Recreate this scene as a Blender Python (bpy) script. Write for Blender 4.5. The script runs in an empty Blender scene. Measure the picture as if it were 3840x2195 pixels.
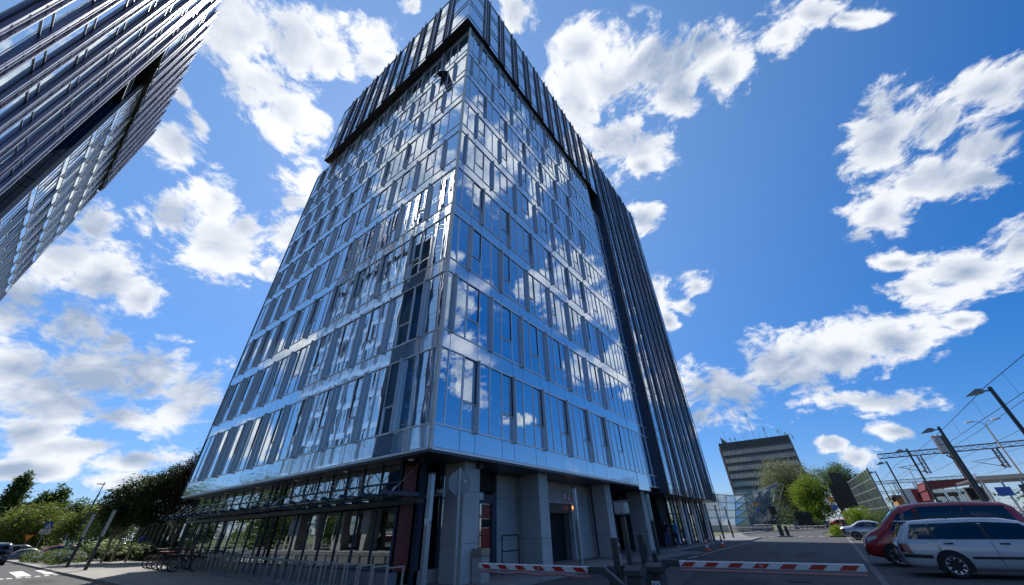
import bpy, bmesh, math, random
from mathutils import Vector, Matrix, Quaternion
R = math.radians
rnd = random.Random(11)
sc = bpy.context.scene
COL = sc.collection

# ------------------------------------------------------------------ camera
cam = bpy.data.cameras.new('camera'); cam_o = bpy.data.objects.new('camera', cam); COL.objects.link(cam_o)
cam.sensor_width = 36; cam.sensor_fit = 'HORIZONTAL'; cam.lens = 12.5186
cam.clip_start = 0.05; cam.clip_end = 6000
CR, CU, CF = Vector((0.60549, -0.79549, -0.02404)), Vector((-0.428448, -0.351273, 0.83249)), Vector((0.670682, 0.493765, 0.553518))
CAMP = Vector((0, 0, 1.45))
mw = Matrix.Identity(4)
for i in range(3):
    mw[i][0], mw[i][1], mw[i][2], mw[i][3] = CR[i], CU[i], -CF[i], CAMP[i]
cam_o.matrix_world = mw
sc.camera = cam_o

# ------------------------------------------------------------------ light
SUN_AZ, SUN_EL = 60.0, 51.0          # azimuth counted from +X towards +Y
sun_dir = Vector((math.cos(R(SUN_EL))*math.cos(R(SUN_AZ)), math.cos(R(SUN_EL))*math.sin(R(SUN_AZ)), math.sin(R(SUN_EL))))
sl = bpy.data.lights.new('sun', 'SUN'); sl.energy = 4.2; sl.angle = R(0.53); sl.color = (1.0, 0.95, 0.87)
so = bpy.data.objects.new('sun', sl); COL.objects.link(so)
so.rotation_mode = 'QUATERNION'; so.rotation_quaternion = sun_dir.to_track_quat('Z', 'Y'); so.location = (0, 0, 120)

sc.view_settings.view_transform = 'Standard'
sc.view_settings.look = 'None'
sc.view_settings.exposure = EXPOSURE = 0.62
sc.view_settings.gamma = 1.0
sc.view_settings.use_curve_mapping = False
sc.render.engine = 'CYCLES'
sc.cycles.use_denoising = True
sc.cycles.max_bounces = 6
sc.cycles.glossy_bounces = 4
sc.cycles.diffuse_bounces = 3
sc.cycles.transmission_bounces = 6
sc.cycles.transparent_max_bounces = 10
sc.cycles.caustics_reflective = False
sc.cycles.caustics_refractive = False
sc.cycles.sample_clamp_indirect = 6
sc.cycles.blur_glossy = 0.2

# ------------------------------------------------------------------ sky
CLOUDS=[(-0.078,0.578,0.812,2.74,-0.489,-0.719,0.106,0.093),
(-0.012,0.534,0.845,2.743,-0.408,-0.748,0.11,0.071),
(-0.003,0.617,0.787,2.637,-0.452,-0.674,0.085,0.077),
(0.058,0.639,0.767,2.565,-0.415,-0.651,0.062,0.066),
(0.058,0.512,0.857,2.716,-0.345,-0.758,0.06,0.04),
(0.101,0.428,0.898,2.763,-0.26,-0.809,0.048,0.045),
(0.122,0.459,0.88,2.719,-0.267,-0.792,0.047,0.035),
(-0.064,0.763,0.643,2.435,-0.563,-0.478,0.039,0.047),
(-0.085,0.705,0.704,2.561,-0.569,-0.568,0.025,0.029),
(-0.05,0.727,0.685,2.499,-0.544,-0.536,0.015,0.034),
(0.009,0.842,0.539,2.225,-0.481,-0.354,0.051,0.048),
(0.038,0.799,0.6,2.308,-0.468,-0.438,0.033,0.052),
(0.097,0.843,0.53,2.185,-0.401,-0.388,0.065,0.078),
(0.102,0.812,0.574,2.248,-0.41,-0.435,0.032,0.04),
(0.156,0.701,0.696,2.41,-0.36,-0.595,0.054,0.05),
(0.148,0.748,0.647,2.34,-0.375,-0.537,0.048,0.035),
(0.202,0.773,0.601,2.26,-0.33,-0.52,0.07,0.057),
(0.194,0.839,0.508,2.136,-0.322,-0.425,0.027,0.026),
(-0.079,0.874,0.479,2.164,-0.54,-0.244,0.026,0.036),
(-0.086,0.904,0.42,2.073,-0.506,-0.169,0.055,0.055),
(-0.021,0.914,0.405,2.035,-0.433,-0.19,0.067,0.061),
(0.043,0.918,0.393,2.008,-0.375,-0.218,0.036,0.04),
(-0.089,0.944,0.319,1.929,-0.413,-0.06,0.058,0.059),
(-0.022,0.945,0.326,1.929,-0.366,-0.114,0.061,0.058),
(0.042,0.949,0.313,1.906,-0.31,-0.152,0.03,0.031),
(-0.049,0.969,0.241,1.828,-0.291,-0.03,0.063,0.055),
(0.031,0.968,0.25,1.836,-0.254,-0.107,0.082,0.064),
(0.099,0.959,0.267,1.851,-0.236,-0.172,0.05,0.061),
(0.184,0.953,0.243,1.822,-0.177,-0.239,0.062,0.056),
(-0.011,0.976,0.219,1.8,-0.243,-0.048,0.054,0.051),
(0.024,0.981,0.194,1.773,-0.196,-0.071,0.076,0.041),
(0.096,0.977,0.19,1.766,-0.165,-0.133,0.052,0.033),
(0.013,0.988,0.151,1.726,-0.151,-0.04,0.053,0.029),
(0.075,0.988,0.136,1.711,-0.115,-0.099,0.08,0.022),
(0.157,0.979,0.126,1.699,-0.086,-0.173,0.056,0.022),
(0.029,0.994,0.101,1.674,-0.086,-0.042,0.057,0.017),
(0.171,0.981,0.094,1.666,-0.054,-0.181,0.058,0.014),
(0.273,0.166,0.948,2.816,0.034,-0.923,0.045,0.042),
(0.399,0.073,0.914,2.759,0.174,-0.98,0.067,0.057),
(0.481,0.064,0.875,2.679,0.22,-1.016,0.115,0.086),
(0.48,0.134,0.867,2.64,0.168,-0.998,0.082,0.099),
(0.601,0.096,0.794,2.528,0.246,-1.073,0.101,0.079),
(0.512,-0.058,0.857,2.708,0.334,-1.06,0.096,0.057),
(0.531,-0.135,0.837,2.721,0.411,-1.087,0.07,0.04),
(0.584,-0.148,0.798,2.656,0.445,-1.132,0.046,0.046),
(0.576,-0.063,0.815,2.631,0.368,-1.106,0.046,0.065),
(0.665,0.07,0.744,2.459,0.288,-1.129,0.043,0.029),
(0.567,-0.256,0.783,2.722,0.541,-1.137,0.036,0.034),
(0.555,-0.302,0.776,2.759,0.579,-1.128,0.061,0.025),
(0.576,-0.336,0.745,2.738,0.625,-1.157,0.034,0.014),
(0.735,-0.322,0.596,2.408,0.638,-1.396,0.051,0.065),
(0.695,-0.331,0.639,2.503,0.65,-1.329,0.035,0.04),
(0.732,-0.382,0.564,2.4,0.697,-1.435,0.058,0.038),
(0.704,-0.436,0.561,2.461,0.762,-1.417,0.047,0.037),
(0.689,-0.465,0.557,2.494,0.798,-1.405,0.023,0.027),
(0.821,-0.287,0.494,2.196,0.566,-1.535,0.05,0.054),
(0.788,-0.358,0.5,2.25,0.646,-1.54,0.058,0.04),
(0.761,-0.412,0.501,2.298,0.713,-1.537,0.045,0.028),
(0.85,-0.246,0.466,2.134,0.511,-1.552,0.025,0.018),
(0.79,-0.396,0.468,2.214,0.675,-1.595,0.035,0.015),
(0.895,-0.275,0.351,1.973,0.452,-1.683,0.046,0.035),
(0.872,-0.334,0.357,1.994,0.512,-1.716,0.051,0.04),
(0.846,-0.388,0.364,2.022,0.581,-1.74,0.032,0.042),
(0.873,-0.271,0.406,2.051,0.494,-1.629,0.028,0.016),
(0.75,0.117,0.651,2.312,0.268,-1.177,0.044,0.043),
(0.87,0.063,0.49,2.107,0.288,-1.331,0.03,0.038),
(0.888,0.102,0.449,2.053,0.253,-1.326,0.029,0.026),
(0.853,0.159,0.497,2.107,0.231,-1.251,0.035,0.05),
(0.888,0.153,0.433,2.03,0.22,-1.292,0.026,0.029),
(0.963,0.102,0.248,1.828,0.169,-1.415,0.099,0.068),
(0.961,-0.028,0.274,1.86,0.234,-1.524,0.097,0.068),
(0.952,-0.123,0.281,1.872,0.287,-1.607,0.082,0.058),
(0.936,-0.214,0.279,1.874,0.339,-1.688,0.066,0.053),
(0.965,0.159,0.208,1.783,0.133,-1.377,0.056,0.037),
(0.972,-0.145,0.187,1.766,0.217,-1.67,0.085,0.024),
(0.991,-0.049,0.121,1.693,0.131,-1.604,0.027,0.013),
(0.992,-0.084,0.095,1.667,0.117,-1.643,0.034,0.018),
(0.979,-0.158,0.127,1.701,0.165,-1.708,0.034,0.014),
(0.911,-0.302,0.281,1.882,0.406,-1.764,0.021,0.015),
(0.126,0.332,0.935,2.823,-0.178,-0.854,0.024,0.015),
(0.425,-0.403,0.81,0.629,-0.043,0.872,0.084,0.108),
(0.786,-0.569,0.243,1.325,0.028,0.937,0.028,0.016),
(-0.304,0.56,0.771,0.667,-0.198,-2.393,0.117,0.087),
(-0.21,0.332,0.919,0.389,-0.124,-2.281,0.072,0.069),
(-0.234,0.447,0.863,0.5,-0.183,-2.333,0.112,0.051),
(-0.417,0.72,0.554,0.973,-0.171,-2.5,0.06,0.064),
(-0.329,0.88,0.343,1.213,-0.174,-2.713,0.098,0.047),
(-0.295,0.941,0.168,1.401,-0.088,-2.821,0.056,0.032)]

world = bpy.data.worlds.new('World'); sc.world = world; world.use_nodes = True
wt = world.node_tree; wt.nodes.clear()
def wn(t, **k):
    n = wt.nodes.new(t)
    for a, b in k.items(): setattr(n, a, b)
    return n
def wl(a, b): wt.links.new(a, b)
def wmath(op, a, b=None, c=None, clamp=False):
    n = wn('ShaderNodeMath', operation=op, use_clamp=clamp)
    for i, v in enumerate((a, b, c)):
        if v is None: continue
        if hasattr(v, 'is_output'): wl(v, n.inputs[i])
        else: n.inputs[i].default_value = v
    return n.outputs[0]
def wstep(v, lo, hi):
    n = wn('ShaderNodeMapRange', interpolation_type='SMOOTHSTEP')
    wl(v, n.inputs['Value']); n.inputs['From Min'].default_value = lo; n.inputs['From Max'].default_value = hi
    return n.outputs['Result']
def wmix(f, a, b):
    n = wn('ShaderNodeMix', data_type='RGBA')
    if hasattr(f, 'is_output'): wl(f, n.inputs['Factor'])
    else: n.inputs['Factor'].default_value = f
    for v, i in ((a, 6), (b, 7)):
        if hasattr(v, 'is_output'): wl(v, n.inputs[i])
        else: n.inputs[i].default_value = v
    return n.outputs[2]
sky = wn('ShaderNodeTexSky', sky_type='NISHITA', sun_disc=False)
sky.sun_elevation = R(SUN_EL); sky.sun_rotation = R(90-SUN_AZ)
sky.altitude = 200; sky.air_density = 1.0; sky.dust_density = 0.3; sky.ozone_density = 3.0
tc = wn('ShaderNodeTexCoord'); D = tc.outputs['Generated']
# large clouds: a field of soft lumps whose rims are broken up by fractal noise
def wnoise(vec, scale, detail, rough, lac=2.1):
    n = wn('ShaderNodeTexNoise', noise_dimensions='3D')
    wl(vec, n.inputs['Vector']); n.inputs['Scale'].default_value = scale
    n.inputs['Detail'].default_value = detail; n.inputs['Roughness'].default_value = rough; n.inputs['Lacunarity'].default_value = lac
    return n
# warp
wv = wnoise(D, 5.0, 3, .5)
wsub = wn('ShaderNodeVectorMath', operation='SUBTRACT'); wl(wv.outputs['Color'], wsub.inputs[0]); wsub.inputs[1].default_value = (.5, .5, .5)
wsc = wn('ShaderNodeVectorMath', operation='SCALE'); wl(wsub.outputs[0], wsc.inputs[0]); wsc.inputs['Scale'].default_value = 0.10
DW = wn('ShaderNodeVectorMath', operation='ADD'); wl(D, DW.inputs[0]); wl(wsc.outputs[0], DW.inputs[1]); DW = DW.outputs[0]
wsc2 = wn('ShaderNodeVectorMath', operation='SCALE'); wl(wsub.outputs[0], wsc2.inputs[0]); wsc2.inputs['Scale'].default_value = 0.05
DB = wn('ShaderNodeVectorMath', operation='ADD'); wl(D, DB.inputs[0]); wl(wsc2.outputs[0], DB.inputs[1]); DB = DB.outputs[0]
field = None
for (x, y, z, rx, ry, rz, a, b) in CLOUDS:
    m = wn('ShaderNodeMapping', vector_type='TEXTURE'); wl(DB, m.inputs['Vector'])
    m.inputs['Location'].default_value = (x, y, z); m.inputs['Rotation'].default_value = (rx, ry, rz)
    m.inputs['Scale'].default_value = (a*1.70, b*1.70, .8)
    g = wn('ShaderNodeTexGradient', gradient_type='SPHERICAL'); wl(m.outputs[0], g.inputs[0])
    field = g.outputs['Fac'] if field is None else wmath('MAXIMUM', field, g.outputs['Fac'])
# everywhere else the same kind of broken cumulus goes on
dot = wn('ShaderNodeVectorMath', operation='DOT_PRODUCT'); wl(D, dot.inputs[0]); dot.inputs[1].default_value = CF
away = wmath('SUBTRACT', 1.0, wstep(dot.outputs['Value'], .30, .52))
lof = wn('ShaderNodeVectorMath', operation='ADD'); wl(D, lof.inputs[0]); lof.inputs[1].default_value = (2.3, 4.1, .7)
lowf = wnoise(lof.outputs[0], 2.6, 2, .5)
field = wmath('ADD', field, wmath('MULTIPLY', away, wstep(lowf.outputs['Fac'], .47, .67)))
stretch = wn('ShaderNodeMapping'); wl(DW, stretch.inputs['Vector']); stretch.inputs['Scale'].default_value = (1, 1, 1.7)
fine = wnoise(stretch.outputs[0], 9.0, 12, .64)
sh = wn('ShaderNodeVectorMath', operation='ADD'); wl(stretch.outputs[0], sh.inputs[0]); sh.inputs[1].default_value = (sun_dir.x*.03, sun_dir.y*.03, sun_dir.z*.05+.02)
fine2 = wnoise(sh.outputs[0], 9.0, 5, .60)
low2 = wnoise(sh.outputs[0], 4.6, 3, .55)
fsoft = wmath('MINIMUM', field, 1.0)
body = wmath('ADD', wmath('ADD', wmath('MULTIPLY', fsoft, 1.6), wmath('MULTIPLY', wmath('SUBTRACT', low2.outputs['Fac'], .5), -1.3)), wmath('MULTIPLY', wmath('SUBTRACT', fine.outputs['Fac'], .5), 3.6))
body = wmath('ADD', body, wmath('MULTIPLY', wmath('SUBTRACT', wnoise(stretch.outputs[0], 26.0, 6, .6).outputs['Fac'], .5), 1.5))
zsep = wn('ShaderNodeSeparateXYZ'); wl(D, zsep.inputs[0])
dens = wmath('MULTIPLY', wstep(body, .44, 1.14), wstep(field, .0, .14))
dens = wmath('MULTIPLY', dens, wstep(zsep.outputs['Z'], .015, .06))
thick = wstep(wmath('ADD', fsoft, wmath('ADD', wmath('MULTIPLY', wmath('SUBTRACT', fine.outputs['Fac'], .5), .9), wmath('MULTIPLY', wmath('SUBTRACT', low2.outputs['Fac'], .5), 1.6))), .42, 1.0)
relief = wmath('MULTIPLY', wmath('SUBTRACT', fine.outputs['Fac'], fine2.outputs['Fac']), 2.0)
sdot = wn('ShaderNodeVectorMath', operation='DOT_PRODUCT'); wl(D, sdot.inputs[0]); sdot.inputs[1].default_value = sun_dir
near_sun = wstep(sdot.outputs['Value'], .78, 1.0)
lit = wmath('ADD', wmath('SUBTRACT', 1.0, wmath('MULTIPLY', thick, .85)), relief, clamp=True)
ccol = wmix(lit, (2.5, 3.1, 4.15, 1), (6.2, 6.4, 6.7, 1))
ccol = wmix(wmath('MULTIPLY', near_sun, .38), ccol, (8.2, 8.2, 8.2, 1))
skyg = wn('ShaderNodeHueSaturation'); skyg.inputs['Saturation'].default_value = 1.36; skyg.inputs['Value'].default_value = .97
tint = wn('ShaderNodeMix', data_type='RGBA', blend_type='MULTIPLY'); tint.inputs['Factor'].default_value = 1.0
wl(sky.outputs[0], tint.inputs[6]); tint.inputs[7].default_value = (.80, .96, 1.44, 1)
gam = wn('ShaderNodeGamma'); gam.inputs['Gamma'].default_value = .75; wl(tint.outputs[2], gam.inputs['Color'])
wl(gam.outputs[0], skyg.inputs['Color'])
haze_s = wstep(sdot.outputs['Value'], .15, 1.05)
skyc = wmix(wmath('MULTIPLY', haze_s, .26), skyg.outputs[0], (4.4, 6.6, 9.0, 1))
final = wmix(wmath('MULTIPLY', dens, .97), skyc, ccol)
bg = wn('ShaderNodeBackground'); bg.inputs['Strength'].default_value = 0.1; wl(final, bg.inputs['Color'])
wo = wn('ShaderNodeOutputWorld'); wl(bg.outputs[0], wo.inputs['Surface'])
world.cycles.sampling_method = 'MANUAL'; world.cycles.sample_map_resolution = 512

# ------------------------------------------------------------------ materials
def _nt(name):
    m = bpy.data.materials.new(name); m.use_nodes = True
    nt = m.node_tree; nt.nodes.clear()
    out = nt.nodes.new('ShaderNodeOutputMaterial')
    return m, nt, out
def mat(name, col, rough=.6, metal=0.0, var=.18, vs=1.5, bump=0.0, bs=30.0, spec=.5, rand=0.0, vscale=None, coat=0.0, detail=4, col2=None, emit=None):
    """principled surface with fractal colour variation and optional fine relief; world-space pattern"""
    m, nt, out = _nt(name); N = nt.nodes; L = nt.links
    p = N.new('ShaderNodeBsdfPrincipled'); L.new(p.outputs[0], out.inputs[0])
    p.inputs['Roughness'].default_value = rough; p.inputs['Metallic'].default_value = metal
    p.inputs['Specular IOR Level'].default_value = spec
    if coat: p.inputs['Coat Weight'].default_value = coat; p.inputs['Coat Roughness'].default_value = .04
    geo = N.new('ShaderNodeNewGeometry')
    vec = geo.outputs['Position']
    if vscale:
        mp = N.new('ShaderNodeMapping'); mp.inputs['Scale'].default_value = vscale; L.new(vec, mp.inputs[0]); vec = mp.outputs[0]
    nz = N.new('ShaderNodeTexNoise'); nz.inputs['Scale'].default_value = vs; nz.inputs['Detail'].default_value = detail; nz.inputs['Roughness'].default_value = .6
    L.new(vec, nz.inputs['Vector'])
    mr = N.new('ShaderNodeMapRange'); mr.inputs['From Min'].default_value = .25; mr.inputs['From Max'].default_value = .75
    L.new(nz.outputs['Fac'], mr.inputs['Value'])
    fac = mr.outputs[0]
    if rand:
        oi = N.new('ShaderNodeObjectInfo'); ad = N.new('ShaderNodeMath'); ad.operation = 'MULTIPLY_ADD'
        ad.inputs[1].default_value = rand; L.new(oi.outputs['Random'], ad.inputs[0]); L.new(fac, ad.inputs[2])
        sb = N.new('ShaderNodeMath'); sb.operation = 'SUBTRACT'; sb.inputs[1].default_value = rand*.5; L.new(ad.outputs[0], sb.inputs[0]); fac = sb.outputs[0]
    mx = N.new('ShaderNodeMix'); mx.data_type = 'RGBA'; L.new(fac, mx.inputs['Factor'])
    c = Vector(col)
    if col2 is None:
        mx.inputs[6].default_value = (*(c*(1-var)), 1); mx.inputs[7].default_value = (*(c*(1+var)), 1)
    else:
        mx.inputs[6].default_value = (*c, 1); mx.inputs[7].default_value = (*col2, 1)
    L.new(mx.outputs[2], p.inputs['Base Color'])
    if bump:
        b = N.new('ShaderNodeBump'); b.inputs['Strength'].default_value = bump; b.inputs['Distance'].default_value = .01
        n2 = N.new('ShaderNodeTexNoise'); n2.inputs['Scale'].default_value = bs; n2.inputs['Detail'].default_value = 3; L.new(vec, n2.inputs['Vector'])
        L.new(n2.outputs['Fac'], b.inputs['Height']); L.new(b.outputs[0], p.inputs['Normal'])
    if emit:
        p.inputs['Emission Color'].default_value = (*emit[:3], 1); p.inputs['Emission Strength'].default_value = emit[3]
    return m
def glass(name, inner, tint=(.9, .95, 1), f0=.3, wave=.004, var=.35, rough=.006, wscale=(1.6, 1.6, .5), blind=0.0, power=2.6):
    """coated glazing: fresnel mirror over a dim interior, each pane slightly bowed"""
    m, nt, out = _nt(name); N = nt.nodes; L = nt.links
    geo = N.new('ShaderNodeNewGeometry'); oi = N.new('ShaderNodeObjectInfo')
    ad = N.new('ShaderNodeVectorMath'); ad.operation = 'ADD'
    sc_ = N.new('ShaderNodeMath'); sc_.operation = 'MULTIPLY'; sc_.inputs[1].default_value = 37.0; L.new(oi.outputs['Random'], sc_.inputs[0])
    L.new(geo.outputs['Position'], ad.inputs[0]); L.new(sc_.outputs[0], ad.inputs[1])
    mp = N.new('ShaderNodeMapping'); mp.inputs['Scale'].default_value = wscale; L.new(ad.outputs[0], mp.inputs[0])
    nz = N.new('ShaderNodeTexNoise'); nz.inputs['Scale'].default_value = 1.0; nz.inputs['Detail'].default_value = 1.5; L.new(mp.outputs[0], nz.inputs['Vector'])
    b = N.new('ShaderNodeBump'); b.inputs['Strength'].default_value = 1.0; b.inputs['Distance'].default_value = wave; L.new(nz.outputs['Fac'], b.inputs['Height'])
    gl = N.new('ShaderNodeBsdfGlossy'); gl.inputs['Color'].default_value = (*tint, 1); gl.inputs['Roughness'].default_value = rough; L.new(b.outputs[0], gl.inputs['Normal'])
    df = N.new('ShaderNodeBsdfDiffuse')
    mx = N.new('ShaderNodeMix'); mx.data_type = 'RGBA'; L.new(oi.outputs['Random'], mx.inputs['Factor'])
    c = Vector(inner); mx.inputs[6].default_value = (*(c*(1-var)), 1); mx.inputs[7].default_value = (*(c*(1+var)), 1); tcn = N.new('ShaderNodeTexCoord'); sxy = N.new('ShaderNodeSeparateXYZ'); L.new(tcn.outputs['Generated'], sxy.inputs[0])
    r1 = N.new('ShaderNodeMath'); r1.operation = 'FRACT'; r0 = N.new('ShaderNodeMath'); r0.operation = 'MULTIPLY'; r0.inputs[1].default_value = 7.31; L.new(oi.outputs['Random'], r0.inputs[0]); L.new(r0.outputs[0], r1.inputs[0])
    gt = N.new('ShaderNodeMath'); gt.operation = 'GREATER_THAN'; L.new(sxy.outputs['Z'], gt.inputs[0]); L.new(r1.outputs[0], gt.inputs[1])
    bm = N.new('ShaderNodeMath'); bm.operation = 'MULTIPLY'; bm.inputs[1].default_value = blind; L.new(gt.outputs[0], bm.inputs[0])
    mb = N.new('ShaderNodeMix'); mb.data_type = 'RGBA'; L.new(bm.outputs[0], mb.inputs['Factor']); L.new(mx.outputs[2], mb.inputs[6]); mb.inputs[7].default_value = (.30, .36, .40, 1)
    L.new(mb.outputs[2], df.inputs['Color'])
    lw = N.new('ShaderNodeLayerWeight'); lw.inputs['Blend'].default_value = .5
    pw = N.new('ShaderNodeMath'); pw.operation = 'POWER'; pw.inputs[1].default_value = power; L.new(lw.outputs['Facing'], pw.inputs[0])
    ma = N.new('ShaderNodeMath'); ma.operation = 'MULTIPLY_ADD'; ma.inputs[1].default_value = 1-f0; ma.inputs[2].default_value = f0; L.new(pw.outputs[0], ma.inputs[0])
    ms = N.new('ShaderNodeMixShader'); L.new(ma.outputs[0], ms.inputs[0]); L.new(df.outputs[0], ms.inputs[1]); L.new(gl.outputs[0], ms.inputs[2])
    L.new(ms.outputs[0], out.inputs[0])
    return m
def clear_glass(name, tint=(.75, .9, .88), f0=.06):
    m, nt, out = _nt(name); N = nt.nodes; L = nt.links
    tr = N.new('ShaderNodeBsdfTransparent'); tr.inputs[0].default_value = (*tint, 1)
    gl = N.new('ShaderNodeBsdfGlossy'); gl.inputs['Roughness'].default_value = .01
    lw = N.new('ShaderNodeLayerWeight'); lw.inputs['Blend'].default_value = .5
    pw = N.new('ShaderNodeMath'); pw.operation = 'POWER'; pw.inputs[1].default_value = 4.0; L.new(lw.outputs['Facing'], pw.inputs[0])
    ma = N.new('ShaderNodeMath'); ma.operation = 'MULTIPLY_ADD'; ma.inputs[1].default_value = 1-f0; ma.inputs[2].default_value = f0; L.new(pw.outputs[0], ma.inputs[0])
    ms = N.new('ShaderNodeMixShader'); L.new(ma.outputs[0], ms.inputs[0]); L.new(tr.outputs[0], ms.inputs[1]); L.new(gl.outputs[0], ms.inputs[2])
    L.new(ms.outputs[0], out.inputs[0]); return m
def perforated(name, dark, light, scale=60.0):
    m, nt, out = _nt(name); N = nt.nodes; L = nt.links
    p = N.new('ShaderNodeBsdfPrincipled'); L.new(p.outputs[0], out.inputs[0]); p.inputs['Roughness'].default_value = .35; p.inputs['Metallic'].default_value = .6
    geo = N.new('ShaderNodeNewGeometry'); mp = N.new('ShaderNodeMapping'); mp.inputs['Scale'].default_value = (1, 1, .75); L.new(geo.outputs['Position'], mp.inputs[0])
    v = N.new('ShaderNodeTexVoronoi'); v.inputs['Scale'].default_value = scale; v.inputs['Randomness'].default_value = .15; L.new(mp.outputs[0], v.inputs['Vector'])
    mr = N.new('ShaderNodeMapRange'); mr.inputs['From Min'].default_value = .28; mr.inputs['From Max'].default_value = .42; L.new(v.outputs['Distance'], mr.inputs['Value'])
    mx = N.new('ShaderNodeMix'); mx.data_type = 'RGBA'; L.new(mr.outputs[0], mx.inputs['Factor'])
    mx.inputs[6].default_value = (*dark, 1); mx.inputs[7].default_value = (*light, 1); L.new(mx.outputs[2], p.inputs['Base Color'])
    return m
def stripes(name, col, pitch, depth=.5, rough=.7, axis='XY'):
    """grooved stone: fine vertical scoring"""
    m, nt, out = _nt(name); N = nt.nodes; L = nt.links
    p = N.new('ShaderNodeBsdfPrincipled'); L.new(p.outputs[0], out.inputs[0]); p.inputs['Roughness'].default_value = rough
    geo = N.new('ShaderNodeNewGeometry'); sx = N.new('ShaderNodeSeparateXYZ'); L.new(geo.outputs['Position'], sx.inputs[0])
    a = N.new('ShaderNodeMath'); a.operation = 'ADD'; L.new(sx.outputs['X'], a.inputs[0]); L.new(sx.outputs['Y'], a.inputs[1])
    fr = N.new('ShaderNodeMath'); fr.operation = 'PINGPONG'; fr.inputs[1].default_value = pitch*.5; L.new(a.outputs[0], fr.inputs[0])
    mr = N.new('ShaderNodeMapRange'); mr.inputs['From Min'].default_value = 0; mr.inputs['From Max'].default_value = pitch*.09; L.new(fr.outputs[0], mr.inputs['Value'])
    nz = N.new('ShaderNodeTexNoise'); nz.inputs['Scale'].default_value = 55; nz.inputs['Detail'].default_value = 3; L.new(geo.outputs['Position'], nz.inputs['Vector'])
    n2 = N.new('ShaderNodeTexNoise'); n2.inputs['Scale'].default_value = 1.3; n2.inputs['Detail'].default_value = 4; L.new(geo.outputs['Position'], n2.inputs['Vector'])
    c = Vector(col)
    m1 = N.new('ShaderNodeMix'); m1.data_type = 'RGBA'; L.new(nz.outputs['Fac'], m1.inputs['Factor']); m1.inputs[6].default_value = (*(c*.55), 1); m1.inputs[7].default_value = (*(c*1.45), 1)
    m2 = N.new('ShaderNodeMix'); m2.data_type = 'RGBA'; m2.blend_type = 'MULTIPLY'; m2.inputs['Factor'].default_value = .5; L.new(m1.outputs[2], m2.inputs[6]); L.new(n2.outputs['Fac'], m2.inputs[7])
    m3 = N.new('ShaderNodeMix'); m3.data_type = 'RGBA'; L.new(mr.outputs[0], m3.inputs['Factor']); m3.inputs[6].default_value = (*(c*.35), 1); L.new(m2.outputs[2], m3.inputs[7])
    L.new(m3.outputs[2], p.inputs['Base Color'])
    b = N.new('ShaderNodeBump'); b.inputs['Strength'].default_value = depth; b.inputs['Distance'].default_value = .01; L.new(mr.outputs[0], b.inputs['Height']); L.new(b.outputs[0], p.inputs['Normal'])
    return m
def leafmat(name, c1, c2, trans=.35):
    m, nt, out = _nt(name); N = nt.nodes; L = nt.links
    geo = N.new('ShaderNodeNewGeometry'); nz = N.new('ShaderNodeTexNoise'); nz.inputs['Scale'].default_value = .9; nz.inputs['Detail'].default_value = 6; nz.inputs['Roughness'].default_value = .8
    L.new(geo.outputs['Position'], nz.inputs['Vector'])
    mr = N.new('ShaderNodeMapRange'); mr.inputs['From Min'].default_value = .3; mr.inputs['From Max'].default_value = .7; L.new(nz.outputs['Fac'], mr.inputs['Value'])
    mx = N.new('ShaderNodeMix'); mx.data_type = 'RGBA'; L.new(mr.outputs[0], mx.inputs['Factor']); mx.inputs[6].default_value = (*c1, 1); mx.inputs[7].default_value = (*c2, 1)
    d = N.new('ShaderNodeBsdfPrincipled'); d.inputs['Roughness'].default_value = .55; d.inputs['Specular IOR Level'].default_value = .3; L.new(mx.outputs[2], d.inputs['Base Color'])
    t = N.new('ShaderNodeBsdfTranslucent'); L.new(mx.outputs[2], t.inputs['Color'])
    ms = N.new('ShaderNodeMixShader'); ms.inputs[0].default_value = trans; L.new(d.outputs[0], ms.inputs[1]); L.new(t.outputs[0], ms.inputs[2]); L.new(ms.outputs[0], out.inputs[0])
    return m

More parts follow.
